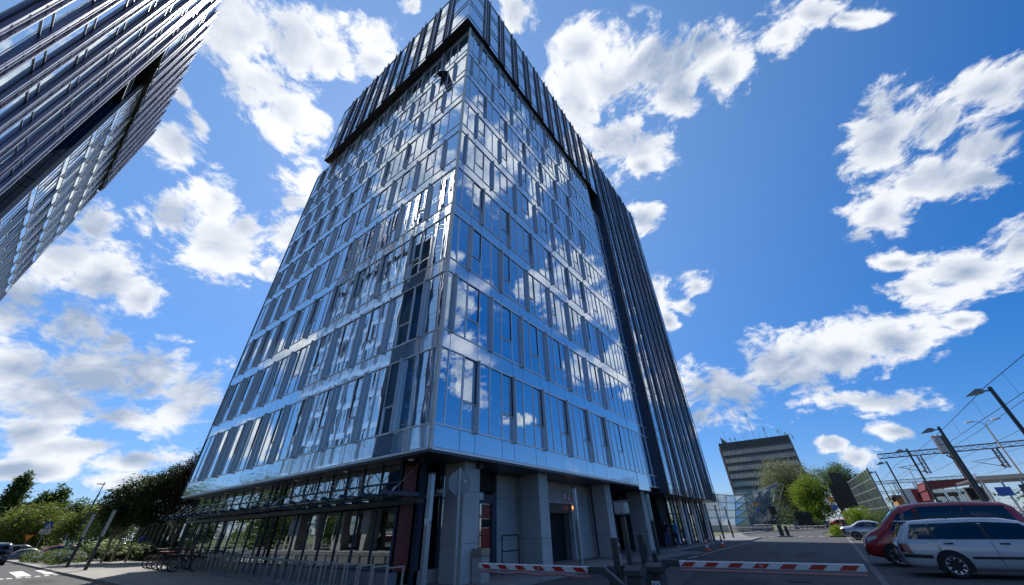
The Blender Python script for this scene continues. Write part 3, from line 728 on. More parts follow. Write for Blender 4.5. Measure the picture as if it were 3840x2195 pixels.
kb = MB(); kb.box(XT-20, XT-.35, 36.0, 56.58, ZB-.1, ZB-.02); kb.build('soffit', 'soffit', T2)
fe = MB(); fbox(fe, FW, -.05, .03, -.3, .03, ZB, ZT); fe.build('block_edge', 'alu', T2); fe = MB(); fbox(fe, FW, 20.6, 20.68, -.2, .03, ZB, ZT); fe.build('block_edge', 'alu', T2)
kb = MB(); kb.box(XT-20, XT-.3, 56.5, 56.64, ZB, ZT); kb.build('end_wall', 'spandrel_left', T2)
FV = Face((XT, 55.0, 0), (0,-1,0), (1,0,0)); CT2 = 46.9
CR2 = [CZ-.6, 39.3, 42.9, CT2]
c_cp = Bag('crown_pane', T2, 'crown_glazing'); c_sf = Bag('screen_fin', T2, 'screen_fins')
kb = MB(); kb.box(XT-20, XT-.1, 12.0, 54.9, CZ-.55, CT2-.1); kb.build('crown_core', 'core', T2)
kb = MB(); kb.box(XT-20, XT-.1, 12.0, 30.4, LZ, CZ-.56); kb.build('leg_core', 'core', T2)
kb = MB(); kb.box(XT-20, XT-.02, 30.45, 55.0, CZ-.64, CZ-.57); kb.build('crown_soffit', 'black', T2)
kb = MB(); kb.box(XT-6, XT+.02, 30.42, 30.6, LZ, CZ-.6); kb.build('leg_return', 'black', T2)
kb = MB(); kb.box(XT-20, XT+.03, 54.98, 55.06, CZ-.64, CT2); kb.build('crown_end', 'screen_edge', T2)
ZR2 = [LZ]+[j-.35 for j in J[1:]]+[35.8, 39.3, 42.9, CT2]
screen_facade(FV, 0, 24.55, CZ-.6, CT2, T2, (c_cp, c_sf), .5, zrows=CR2, scr='screen2', panem='twin_pane')
screen_facade(FV, 24.62, 43.0, LZ, CT2, T2, (c_cp, c_sf), .35, zrows=ZR2, scr='screen2', panem='twin_pane')
c_cp.flush(); c_sf.flush()
FQ = Face((XT-3.2, 36.0, 0), (0,-1,0), (1,0,0)); qp = Bag('recess_pane', T2, 'recess_glazing'); qg = MB()
for k in range(9):
    z0 = J[k]-.45; z1 = J[k+1]-.45 if k < 8 else ZT-2.6
    for i in range(4):
        qp.add(FQ, 'ink_pane', i*1.37+.02, (i+1)*1.37-.02, -.05, -.02, z0+.8, z1-.03); qp.add(FQ, 'ink_pane', i*1.37+.02, (i+1)*1.37-.02, -.05, -.01, z0+.03, z0+.74)
        fbox(qg, FQ, i*1.37-.025, i*1.37+.025, -.03, .03, z0, z1)
    fbox(qg, FQ, 0, 5.5, -.03, .02, z0-.03, z0+.03); fbox(qg, FQ, 0, 5.5, -.03, .02, z0+.74, z0+.80)
qp.flush(); qg.build('recess_mullions', 'steel_blue', T2, kind='stuff')
FQ2 = Face((XT-.5, 36.0, 0), (-1,0,0), (0,-1,0)); kb = MB(); fbox(kb, FQ2, 0, 2.7, -.05, .02, ZB, ZT-2.5); kb.build('recess_side', 'ink_pane', T2); sg = MB()
for k in range(9):
    z0 = J[k]-.45
    fbox(sg, FQ2, 0, 2.7, .02, .05, z0-.03, z0+.03); fbox(sg, FQ2, 0, 2.7, .02, .05, z0+.74, z0+.80)
for i in range(3): fbox(sg, FQ2, .3+i*1.1, .35+i*1.1, .02, .05, ZB, ZT-2.6)
sg.build('recess_mullions', 'steel_blue', T2, kind='stuff')
kb = MB(); kb.box(XT-3.1, XT-.5, 30.6, 35.9, 32.6, 32.75); kb.build('terrace_slab', 'black', T2)
rl = MB(); rl.path([(XT-.55, 35.4, 32.75), (XT-.55, 35.4, 33.8), (XT-.55, 30.8, 33.8), (XT-.55, 30.8, 32.75)], .02); rl.path([(XT-.55, 35.4, 33.3), (XT-.55, 30.8, 33.3)], .012); rl.build('terrace_rail', 'steel', T2)
for i in range(9):
    y = 14+i*5
    if 30 < y < 35: continue
    kb = MB(); kb.box(XT-2.2, XT-1.2, y, y+.9, 0, ZB-.1 if y > 35 else LZ); kb.build('column', 'concrete_lt', T2)
kb = MB(); kb.box(XT-14, XT-6, 12, 55, 0, ZB-.1); kb.build('ground_storey', 'shop_pane', T2)

# ------------------------------------------------------------------ ground
def sheet(name, m, poly, z, kind='structure'):
    b = MB(); b.add([(x, y, z) for x, y in poly], [tuple(range(len(poly)))]); return b.build(name, m, None, kind=kind)
def slab(name, m, poly, z0, z1):
    return MB().prism(poly, z0, z1).build(name, m, None, kind='structure')
g = MB(); n = 48
g.add([(0,0,-.17)]+[(2500*math.cos(2*math.pi*i/n), 2500*math.sin(2*math.pi*i/n), -.17) for i in range(n)], [(0, 1+i, 1+(i+1)%n) for i in range(n)])
g.build('ground', 'earth', None, kind='structure')
sheet('road', 'asphalt', [(-30,-.45),(61,-.45),(61,1),(75,2),(130,-2),(130,9.5),(92,10.6),(75,12.4),(60,9.3),(58,7.4),(47.5,7.1),(44,9.6),(22,9.6),(9,9.4),(5.0,14),(5.0,78),(-5.5,78),(-5.5,10),(-30,10)], -.10)
sheet('parking_bay', 'asphalt2', [(-20,-9),(58,-9),(58,-.62),(-20,-.62)], -.10)
slab('gutter', 'paving_d', [(-20,-.62),(58,-.62),(58,-.44),(-20,-.44)], -.16, -.085)
plaza = [(5.16,78),(5.16,16),(5.6,12.2),(7.0,9.6),(9.2,8.75),(21.4,9.2),(21.4,15),(40,15),(40,60),(14,78)]
slab('plaza_pavement', 'paving', plaza, -.16, 0.0)
for a, b in zip(plaza[:5], plaza[1:6]):
    d = (Vector(b)-Vector(a)).normalized(); nx = Vector((d.y, -d.x))
    k = MB(); a2 = Vector(a); b2 = Vector(b)
    k.prism([tuple(a2), tuple(b2), tuple(b2-nx*-.16), tuple(a2-nx*-.16)] if False else [tuple(a2), tuple(b2), tuple(b2+nx*.16), tuple(a2+nx*.16)], -.16, .006); k.build('kerb', 'kerb', None, kind='structure')
walk = [(21.42,9.2),(23.4,8.25),(28.0,7.95),(29.0,7.4),(29.6,9.55),(44,9.55),(47.6,7.2),(58,7.45),(60,9.3),(75,12.4),(92,10.7),(93,12),(76,14.8),(61,13),(60,15.2),(21.42,15.2)]
slab('sidewalk', 'paving_d', walk, -.16, 0.0)
for a, b in zip(walk[:11], walk[1:12]):
    k = MB(); k.bar((a[0], a[1], -.06), (b[0], b[1], -.06), .16, .15); k.build('kerb', 'kerb', None, kind='structure')
sheet('driveway', 'asphalt2', [(8.8,3.6),(22.6,5.6),(21.3,9.05),(9.3,8.6)], -.094)
slab('twin_pavement', 'paving_d', [(-26,-10),(-5.6,-10),(-5.6,78),(-26,78)], -.16, -.02)
# markings
def mark(name, polys, z=-.093):
    for p in polys: sheet(name, 'marking', p, z)
mark('zebra_bar', [[(3.36,37.3),(3.95,37.5),(4.12,44.4),(3.52,43.9)], [(4.50,37.7),(5.02,38.2),(5.02,44.9),(4.68,44.6)], [(2.2,37.0),(2.8,37.1),(2.95,43.5),(2.35,43.2)]])
mark('give_way_block', [[(x-.10,y-.35),(x+.10,y-.35),(x+.10,y+.35),(x-.10,y+.35)] for x, y in ((2.74,36.1),(3.03,36.0),(3.37,36.1),(3.70,36.1),(4.07,36.3),(4.42,36.4),(4.80,36.7))])
mark('lane_dash', [[(25.1,6.95),(26.6,6.85),(26.6,7.0),(25.1,7.1)], [(22.9,6.95),(23.8,6.85),(23.8,7.0),(22.9,7.1)]])
mark('bay_dash', [[(27.5+i*.95,6.88),(28.0+i*.95,6.88),(28.0+i*.95,7.02),(27.5+i*.95,7.02)] for i in range(20)])
mark('bay_line', [[(29.9,7.1),(30.02,7.1),(30.02,9.4),(29.9,9.4)], [(34.9,7.1),(35.02,7.1),(35.02,9.4),(34.9,9.4)], [(39.9,7.1),(40.02,7.1),(40.02,9.4),(39.9,9.4)]])
sheet('road_seam', 'asphalt2', [(12,4.1),(52,4.6),(52,4.66),(12,4.15)], -.096)
mark('stop_dash', [[(61.5,1.5+i*1.0),(62,1.5+i*1.0),(62,2.1+i*1.0),(61.5,2.1+i*1.0)] for i in range(7)])

rp_ = random.Random(5)
for (x, y, w, d) in ((14,2.2,2.6,1.2),(27,1.4,4.2,.9),(40,3.2,3.0,1.4),(19,5.6,1.4,1.0),(3.2,30,1.0,3.2),(33,5.4,6,.5)):
    sheet('asphalt_patch', 'patch', [(x+rp_.uniform(-.1,.1), y), (x+w, y+rp_.uniform(-.1,.1)), (x+w+rp_.uniform(-.1,.1), y+d), (x, y+d+rp_.uniform(-.1,.1))], -.0972)
for i, (x, y) in enumerate(((16.5,1.5),(30,3.4),(44,2.0))):
    mh = thing('manhole_cover', ['iron manhole cover nearest behind the right barrier arm','iron manhole cover in the middle of the avenue','iron manhole cover farthest along the avenue'][i], 'manhole cover', (x,y,-.1)); MB().lathe([(0,0),(.33,0),(.33,.008),(0,.008)],(x,y,-.0985),20).build('frame','rubber',mh); MB().lathe([(0,0),(.28,0),(.28,.006),(0,.006)],(x,y,-.090),20).build('lid','patch',mh)
# ------------------------------------------------------------------ ground floor of the tower
def part(name, m, *boxes, parent=T1, **k):
    b = MB()
    for q in boxes: b.box(*q)
    return b.build(name, m, parent, **k)
FG = Face((9.32, 12.25, 0), (0,1,0), (-1,0,0)); NB = 18; PB = 1.178
gm_ = MB()
for i in range(NB):
    a, b = i*PB+.03, (i+1)*PB-.03
    piece(FG, 'shop_pane', 'shop_pane', a, b, -.05, -.02, .44, 2.20, T1, Matrix.Rotation(R(rnd.gauss(0,.25)),4,'Z'))
    piece(FG, 'transom_pane', 'shop_pane', a, b, -.05, -.02, 2.46, 2.98, T1, Matrix.Rotation(R(rnd.gauss(0,.25)),4,'Z'))
    piece(FG, 'clerestory_pane', 'shop_pane', a, b, -.05, -.02, 3.04, 3.60, T1, Matrix.Rotation(R(rnd.gauss(0,.25)),4,'Z'))
for i in range(NB+1): piece(FG, 'shop_mullion', 'steel_blue', i*PB-.025, i*PB+.025, -.06, .02, .36, 3.61, T1)
fbox(gm_, FG, 0, NB*PB, -.05, .03, 2.98, 3.04); fbox(gm_, FG, 0, NB*PB, -.05, .04, .36, .44); gm_.build('shop_rail', 'steel_blue', T1)
part('plinth', 'concrete', (9.16, 9.5, 12.0, 33.5, 0, .36))
part('ground_core', 'core', (9.42, 28.5, 12.3, 33.3, 0, 3.6))
dp = MB(); dp.tube((9.12, 21.75, 0), (9.12, 21.75, 3.6), .07, 10); dp.build('downpipe', 'plastic', T1)
# canopy: gutter beam, glass sheet, cantilever arms, tie rods
can = MB(); can.box(9.06, 9.29, 10.75, 33.4, 2.25, 2.40); can = can.build('canopy', 'anthracite', T1)
cg = MB(); cg.box(7.75, 9.05, 10.8, 33.4, 2.455, 2.475); cg.build('glass_sheet', clear_glass('canopy_glass'), can)
for i in range(20):
    y = 10.85+i*PB
    a = MB(); a.box(7.68, 9.1, y-.035, y+.035, 2.49, 2.56); a.box(7.62, 7.76, y-.06, y+.06, 2.47, 2.59); a.box(7.9, 7.96, y-.04, y+.04, 2.41, 2.49); a.build('arm', 'steel_blue', can)
    t = MB(); t.tube((8.05, y, 2.60), (9.15, y, 3.60), .014, 6); t.tube((8.6, y, 3.10), (8.72, y, 3.21), .024, 6); t.tube((8.0, y, 2.56), (8.12, y, 2.68), .034, 6); t.build('tie_rod', 'steel', can)
# corner: steel post, red lobby walls, shop front towards the avenue
part('corner_column', 'steel_blue', (9.86, 10.06, 11.66, 11.86, 0, 3.6))
rw = MB(); rw.bar((9.40, 12.16, 1.98), (9.80, 11.92, 1.98), .05, 3.2); rw.build('red_panel', 'red_wall', T1)
part('red_lobby_wall', 'red_wall', (9.75, 9.80, 12.3, 12.4, .36, 3.6), (10.1, 12.9, 12.0, 12.05, .36, 3.0))
FS = Face((10.06, 11.78, 0), (1,0,0), (0,-1,0))
for i in range(3):
    piece(FS, 'shop_pane', 'shop_pane', i*.96+.03, i*.96+.93, -.05, -.02, .40, 2.50, T1); piece(FS, 'transom_pane', 'shop_pane', i*.96+.03, i*.96+.93, -.05, -.02, 2.56, 3.6, T1)
    piece(FS, 'shop_mullion', 'steel_blue', i*.96-.03, i*.96+.03, -.06, .05, .36, 3.6, T1)
part('plinth', 'concrete_lt', (9.9, 12.9, 11.66, 11.84, 0, .36))
dr = part('door', 'steel_blue', (12.95, 13.12, 11.66, 11.78, 0, 2.75), (13.92, 14.22, 11.66, 11.78, 0, 2.75), (13.12, 13.92, 11.66, 11.78, 2.40, 2.75), (13.12, 13.92, 11.66, 11.78, 0, .38))
part('door_glass', 'shop_pane', (13.12, 13.92, 11.74, 11.77, .38, 2.40), parent=dr)
part('poster', 'red_poster', (13.32, 13.90, 11.73, 11.738, .42, 1.52), (13.32, 13.90, 11.73, 11.738, 1.85, 2.38), parent=dr)
text('EX', .17, 'red', dr, Matrix.Translation(Vector((13.22, 11.728, 1.92))-wloc(dr)) @ Matrix.Rotation(R(90), 4, 'X'))
part('door_band', 'core', (13.32, 13.90, 11.731, 11.737, 1.53, 1.84), parent=dr)
hd = MB(); hd.path([(13.06, 11.64, 1.0), (13.06, 11.60, 1.0), (13.06, 11.60, 1.4), (13.06, 11.64, 1.4)], .014); hd.build('handle', 'steel', dr)
part('notice', 'white', (13.02, 13.3, 11.63, 11.638, 2.52, 2.80), parent=dr)
lv = MB()
for i in range(9): lv.box(12.95, 14.22, 11.66, 11.76, 2.85+i*.085, 2.85+i*.085+.045)
lv.build('louvre', 'plastic', T1)
def stone(name, x0, x1, y, zs, th=.25, m='granite'):
    for a, b in zip(zs, zs[1:]): part(name, m, (x0, x1, y, y+th, a+.006, b-.006))
    part('stone_joint', 'joint', (x0+.03, x1-.03, y+.03, y+th-.02, zs[0], zs[-1]))
ZS = [0, 1.08, 2.62, 3.61]
stone('stone_panel', 14.26, 15.25, 11.68, ZS); stone('stone_panel', 15.262, 16.25, 11.68, ZS)
part('dark_slot', 'core', (16.26, 16.70, 12.0, 12.1, 0, 3.6)); part('slot_grille', 'galv', (16.3, 16.66, 11.9, 11.95, 2.35, 2.6))
stone('stone_panel', 16.71, 18.55, 11.68, ZS)
part('lintel_panel', 'granite', (18.56, 20.1, 11.68, 11.93, 2.57, 3.61), (20.112, 21.6, 11.68, 11.93, 2.57, 3.61))
stone('stone_panel', 21.02, 22.3, 11.68, [0, 1.08, 2.55], m='granite'); stone('stone_panel', 22.312, 23.6, 11.68, [0, 1.08, 2.55, 3.61]); stone('stone_panel', 21.612, 22.3, 11.68, [2.562, 3.61])
part('garage_wall', 'concrete', (18.3, 18.5, 11.95, 20, 0, 3.5), (21.1, 21.3, 11.95, 20, 0, 3.5), (18.5, 21.1, 19.8, 20, 0, 3.5)); part('garage_ceiling', 'core', (18.5, 21.1, 11.95, 20, 3.4, 3.5))
sh_ = part('roller_shutter', 'anthracite', *[(18.56, 21.02, 11.80, 11.86, 2.12+i*.075, 2.12+i*.075+.068) for i in range(6)])
am = MB(); am.lathe([(.0,0),(.07,0),(.075,.02),(.06,.07),(.0,.09)], (0,0,0), 14); am = am.build('amber_lamp', 'lampglow', T1); am.rotation_euler = (R(90),0,0); am.location = Vector((21.12, 11.66, 2.40))-T1.location
def roundel(x, z, txt, size):
    d = MB(); d.lathe([(0,0),(.21,0),(.21,.012),(0,.012)], (0,0,0), 28); o = d.build('restriction_sign', 'red', T1); o.rotation_euler = (R(90),0,0); o.location = Vector((x, 11.66, z))-T1.location
    w = MB(); w.lathe([(0,0),(.165,0),(.165,.004),(0,.004)], (0,0,.0125), 24); w = w.build('white_field', 'white', None); w.parent = o
    t = text(txt, size, 'plastic', o, Matrix.Translation((0,0,.019)), 'number'); return o
roundel(20.30, 2.92, '2.8m', .12); roundel(20.78, 2.92, '10', .24); roundel(21.26, 2.92, 'P', .22)
ww = MB()
for i in range(24): ww.box(23.62, 26.6, 13.2, 13.26, .02+i*.15, .02+i*.15+.142)
ww.build('siding', 'concrete_lt', T1)
stone('stone_panel', 26.6, 27.3, 12.4, ZS); dr2 = part('door', 'steel_blue', (27.35, 28.6, 12.9, 12.96, 0, 2.6)); part('louvre', 'plastic', *[(27.35, 28.6, 12.9, 12.96, 2.66+i*.09, 2.66+i*.09+.05) for i in range(10)])
hd = MB(); hd.path([(27.5, 12.9, 1.05), (27.5, 12.84, 1.05), (27.62, 12.84, 1.05)], .012); hd.build('handle', 'steel', dr2)
part('lobby_wall', 'core', (28.6, 37.2, 13.6, 13.7, 0, 3.6)); part('lobby_glass', glass('lobby_glass_green', (.02, .05, .045), (.7, .95, .9), .08), (31.0, 32.6, 12.9, 12.95, .1, 3.2), (32.66, 34.2, 12.9, 12.95, .1, 3.2)); part('lobby_frame', 'steel_blue', (32.6, 32.66, 12.88, 12.98, 0, 3.4), (34.2, 34.4, 12.86, 13, 0, 3.4), (31, 34.2, 12.87, 12.97, 3.2, 3.4), (31, 34.2, 12.87, 12.97, 1.0, 1.04))
# stone columns
for (x, y, w, d) in ((10.60,10.22,.86,1.0), (15.55,10.25,.78,.95), (22.95,10.38,.80,.85), (29.6,10.6,.85,1.1)):
    c_ = MB(); c_.box(x+.02, x+w-.02, y+.02, y+d-.02, 0, ZB-.1); c_ = c_.build('column', 'joint', T1)
    for a, b in zip([0,1.08,2.63], [1.08,2.63,ZB-.1]):
        part('stone_side', 'granite_flat', (x, x+.03, y+.002, y+d, a+.006, b-.006), parent=c_); part('stone_front', 'granite', (x+.032, x+w, y, y+.03, a+.006, b-.006), parent=c_)
        part('stone_side', 'granite_flat', (x+w-.03, x+w, y+.032, y+d, a+.006, b-.006), parent=c_)
cmx = MB(); cmx.box(9.9, 10.12, 10.62, 10.9, 2.55, 2.70); cmx.tube((9.9, 10.7, 2.63), (9.86, 10.64, 2.62), .05, 10); cmx.box(9.98, 10.04, 10.7, 11.66, 2.50, 2.55); cmx.build('security_camera', 'sign_back', T1)
sp2 = MB(); sp2.box(11.2, 11.42, 10.02, 10.18, ZB-.30, ZB-.12); sp2.build('soffit_floodlight', 'plastic', T1)
# glazed foot of the dark leg
FK = Face((36.6, 11.0, 0), (1,0,0), (0,-1,0)); km = MB()
for i in range(12):
    a, b = i*1.05+.03, (i+1)*1.05-.03
    piece(FK, 'foot_pane', 'dark_pane', a, b, -.05, -.02, .06, 2.2, T1, Matrix.Rotation(R(rnd.gauss(0,.5)),4,'Z')); piece(FK, 'foot_pane', 'dark_pane', a, b, -.05, -.02, 2.28, 3.38, T1, Matrix.Rotation(R(rnd.gauss(0,.5)),4,'Z'))
    fbox(km, FK, i*1.05-.025, i*1.05+.025, -.06, .05, 0, 3.4)
fbox(km, FK, 0, 12.6, -.05, .03, 2.2, 2.28); km.build('foot_mullions', 'plastic', T1, kind='stuff')
for x in (39.3, 43.5, 47.7): part('foot_column', 'alu', (x, x+.3, 10.55, 10.8, 0, 3.4))
part('foot_core', 'core', (34.5, 49.1, 11.1, 20, 0, 3.4))
# low glazed wing behind the plaza trees
W = thing('low_wing', 'low glazed wing with grey fascia behind the plaza trees', 'building', (14, 46, 0))
part('fascia', 'concrete', (11.7, 22, 34.2, 60, 2.62, 3.05), parent=W); part('wing_core', 'core', (12.45, 21.9, 34.3, 59.9, 0, 2.6), parent=W)
part('end_pier', 'anthracite', (10.6, 12.2, 34.3, 36.6, 0, 2.6), parent=W)
FWg = Face((12.38, 36.7, 0), (0,1,0), (-1,0,0))
for i in range(14):
    piece(FWg, 'window_pane', 'wing_pane', i*1.65+.05, i*1.65+1.5, -.05, -.02, .1, 2.58, W)
    piece(FWg, 'pier', 'concrete', i*1.65-.1, i*1.65+.05, -.1, .12, 0, 2.61, W)

# ------------------------------------------------------------------ vegetation
def foliage(ells, n, size, rng, clump=.28, shell=.45, nclump=None, droop=0.0):
    """leaf faces gathered in clumps through ellipsoid volumes"""
    b = MB(); vol = [e[3]*e[4]*e[5] for e in ells]; tot = sum(vol)
    for e, v in zip(ells, vol):
        m = int(n*v/tot); k = nclump or max(10, m//45)
        cs = []
        for _ in range(k):
            while True:
                d = Vector((rng.gauss(0,1), rng.gauss(0,1), rng.gauss(0,1)))
                if d.length > .1: break
            d.normalize(); r = shell+(1-shell)*rng.random()**.6
            cs.append((Vector((e[0]+d.x*e[3]*r, e[1]+d.y*e[4]*r, e[2]+d.z*e[5]*r)), rng.uniform(.55, 1.25)))
        s0 = min(e[3], e[4], e[5])*clump
        for i in range(m):
            c, w = cs[rng.randrange(k)]; s = s0*w
            p = c + Vector((rng.gauss(0,s), rng.gauss(0,s), rng.gauss(0,s*.8)))
            if p.z < .05: continue
            a = Vector((rng.gauss(0,1), rng.gauss(0,1), rng.gauss(0,.6)-droop)).normalized(); t = a.orthogonal().normalized()
            t = Quaternion(a, rng.random()*6.28) @ t
            L = size*rng.uniform(.6, 1.4); Wd = L*rng.uniform(.32, .55)
            b.add([p, p+a*L*.45+t*Wd*.5, p+a*L, p+a*L*.5-t*Wd*.5], [(0,1,2,3)])
    return b
def limb(b, p, q, r0, r1, rng, k=4, wob=.12):
    p = Vector(p); q = Vector(q); L = (q-p).length; pts = [p]
    for i in range(1, k): pts.append(p.lerp(q, i/k)+Vector((rng.gauss(0,1), rng.gauss(0,1), 0))*L*wob*.25)
    pts.append(q)
    for i in range(k): b.tube(pts[i], pts[i+1], r0+(r1-r0)*i/k, 7, r0+(r1-r0)*(i+1)/k, caps=False)
    return pts
def tree(name, label, base, ells, n, size, leaf, seed, r=.18, bark='bark', group=None, clump=.28, shell=.45, cat='tree', trunks=None, droop=0.0):
    rng = random.Random(seed); T = thing(name, label, cat, base, group)
    foliage(ells, n, size, rng, clump, shell, droop=droop).build('crown', LEAF[leaf], T)
    b = MB(); zt = max(e[2] for e in ells)
    for (tx, ty) in (trunks or [(base[0], base[1])]):
        e0 = min(ells, key=lambda e: (e[0]-tx)**2+(e[1]-ty)**2)
        pts = limb(b, (tx, ty, base[2]), (e0[0], e0[1], e0[2]+e0[5]*.5), r, r*.3, rng)
        for e in ells:
            for _ in range(4):
                s = pts[rng.choice((1,2,3))]
                limb(b, s, (e[0]+rng.uniform(-.6,.6)*e[3], e[1]+rng.uniform(-.6,.6)*e[4], e[2]+rng.uniform(-.1,.7)*e[5]), r*.4, r*.07, rng, 3)
    b.build('trunk', bark, T); return T
# far left, beyond the car park
tree('poplar_tree', 'tall slender dark poplar at the far left edge', (5.5,140,0), [(5.5,140,6.0,1.7,1.7,4.2),(5.3,140,10.6,1.35,1.35,3.6),(5.1,140,13.4,.7,.7,1.7)], 9000, .55, 'deep', 1, .25, clump=.34)
tree('poplar_tree', 'windswept pair of poplars right of the slender one', (10.6,130,0), [(9.4,130,7.0,1.5,1.4,3.6),(11.0,130,7.8,1.3,1.4,3.9),(12.9,131,6.8,.8,.9,2.3)], 8000, .5, 'deep', 2, .25, clump=.36, trunks=[(9.4,130),(11,130)])
tree('broadleaf_tree', 'dark rounded tree behind the street lamps', (14.8,120,0), [(14.2,120,5.6,2.6,2,3.0),(16.8,119,5.2,2.2,2,2.8)], 8000, .42, 'deep', 3, .25)
tree('willow_bush', 'large sunlit olive green bush behind the road signs', (7.0,95,0), [(5.0,95,3.0,2.6,2.6,2.7),(7.6,95,3.6,2.8,2.6,3.0),(9.6,94,2.8,2.0,2.2,2.4),(3.4,97,2.2,1.6,2,2.2)], 17000, .30, 'olive', 4, .2, clump=.22)
tree('broadleaf_tree', 'bright green tree beside the two street lamps', (9.9,78,0), [(9.4,78,2.9,1.5,1.6,1.8),(10.8,78,3.6,1.4,1.6,1.9)], 8000, .26, 'olive', 5, .12)
tree('broadleaf_tree', 'mid green tree just left of the dark plaza trees', (12.2,74,0), [(11.9,74,3.4,1.5,1.7,2.1),(13.4,73,3.0,1.3,1.6,1.9)], 8000, .24, 'hedge', 6, .12)
tree('broadleaf_tree', 'dense dark green tree behind the plaza tree trunks', (11.2,64,0), [(10.2,64,1.7,1.6,1.6,1.8),(12.2,64,2.0,1.8,1.6,2.0),(11.2,65,3.6,1.8,1.6,1.5)], 9000, .22, 'deep', 10, .1)
# row of dark trees beside the tower
tree('plaza_tree', 'dark leafy plaza tree with pale trunk, leftmost of the row', (8.6,48,0), [(8.0,48,3.9,1.4,1.6,1.5),(9.0,48.5,4.8,1.4,1.5,1.5),(8.6,48,3.1,1.3,1.4,.8)], 19000, .17, 'dark', 7, .08, 'bark_pale', 'plaza trees', .24, trunks=[(8.5,48),(9.05,48.2)])
tree('plaza_tree', 'dark leafy plaza tree in the middle of the row', (10.1,46,0), [(9.8,46,4.4,1.6,1.6,1.8),(10.4,45.5,5.6,1.3,1.4,1.4),(9.3,46.5,5.5,.9,1,1.0),(10.0,46,3.2,1.4,1.4,.8)], 20000, .17, 'dark', 8, .08, 'bark_pale', 'plaza trees', .24, trunks=[(9.55,46)])
tree('plaza_tree', 'tallest plum tinged plaza tree touching the tower corner', (11.6,44,0), [(11.2,44,5.2,1.4,1.6,1.9),(11.2,43.5,6.9,1.0,1.2,1.3),(10.3,44,6.6,.7,.8,.8),(12.4,42.5,5.0,1.3,1.6,2.2),(11.4,44,3.7,1.5,1.5,1.0)], 21000, .16, 'plum', 9, .08, 'bark_pale', 'plaza trees', .24)
# trees that only the glazing mirrors
for i, (x, y, h) in enumerate(((-10,66,9),(-17,78,10),(-5,82,9),(-22,66,9))):
    tree('street_tree', ['leafy street tree mirrored in the shop glazing nearest the twin tower','leafy street tree mirrored in the shop glazing farther out','leafy street tree mirrored between the two others','leafy street tree mirrored at the far side'][i], (x,y,0), [(x,y,h*.55,4.0,4.0,h*.45),(x+1,y-1,1.6,4.5,3.0,1.7)], 7500, .42, 'hedge', 20+i, .2)
# low planting
def bush(label, ells, n, size, leaf, seed, bloom=None, nb=0, br=.1, name='hydrangea_bush', group=None, cat='bush'):
    rng = random.Random(seed); c = ells[0]; T = thing(name, label, cat, (c[0], c[1], 0), group)
    foliage(ells, n, size, rng, .22, .55).build('leaves', LEAF[leaf], T)
    if bloom:
        b = MB()
        for _ in range(nb):
            e = rng.choice(ells); d = Vector((rng.gauss(0,1), rng.gauss(0,1)-.5, abs(rng.gauss(0,.9)))).normalized()
            p = Vector((e[0]+d.x*e[3], e[1]+d.y*e[4], e[2]+d.z*e[5])); r = br*rng.uniform(.6, 1.2)
            b.lathe([(.02,-r*.8),(r*.75,-r*.45),(r,0),(r*.7,r*.55),(.03,r*.8)], p, 7)
        b.build('blooms', bloom, T, kind='stuff')
    s = MB()
    for _ in range(6):
        e = rng.choice(ells); limb(s, (e[0]+rng.uniform(-.2,.2), e[1], 0), (e[0]+rng.uniform(-.5,.5)*e[3], e[1]+rng.uniform(-.5,.5)*e[4], e[2]+.3*e[5]), .018, .006, rng, 2)
    s.build('stems', 'bark', T, kind='stuff'); return T
bush('sunlit hydrangea bush with pale yellow blooms behind the light columns', [(8.6,54,.65,.8,1.6,.75),(9.5,54.5,.8,.8,1.6,.75)], 5000, .15, 'hedge', 31, 'flower', 150, .13, group='hydrangea bushes')
bush('hydrangea bush with green blooms right of the stone planter', [(10.6,51,.6,.7,1.2,.65),(11.3,50,.6,.7,1.2,.6)], 4000, .14, 'deep', 32, 'flower', 90, .11, group='hydrangea bushes')
bush('dark hydrangea bush in front of the man in blue', [(11.0,47.5,.5,.7,1.2,.6),(11.9,46.5,.55,.7,1.2,.6)], 4000, .14, 'dark', 33, 'flower', 60, .10, group='hydrangea bushes')
bush('dark hydrangea bush under the middle plaza tree', [(9.6,50.5,.45,.8,1.3,.55)], 3000, .14, 'dark', 34, 'flower', 45, .10, group='hydrangea bushes')
bush('low hedge with white flowers on the kerb island', [(5.7,60,.38,.7,5.0,.42),(6.6,55,.42,.9,5.0,.46),(6.1,49.5,.40,.65,3.6,.42),(7.3,52,.38,.6,3.2,.40)], 13000, .11, 'hedge', 35, 'flower_w', 330, .06, name='flowering_hedge', cat='hedge')
bush('long clipped hedge along the car park', [(3,100,.5,8,.7,.6),(14,98,.5,6,.8,.6)], 6000, .2, 'hedge', 36, name='hedge', cat='hedge')

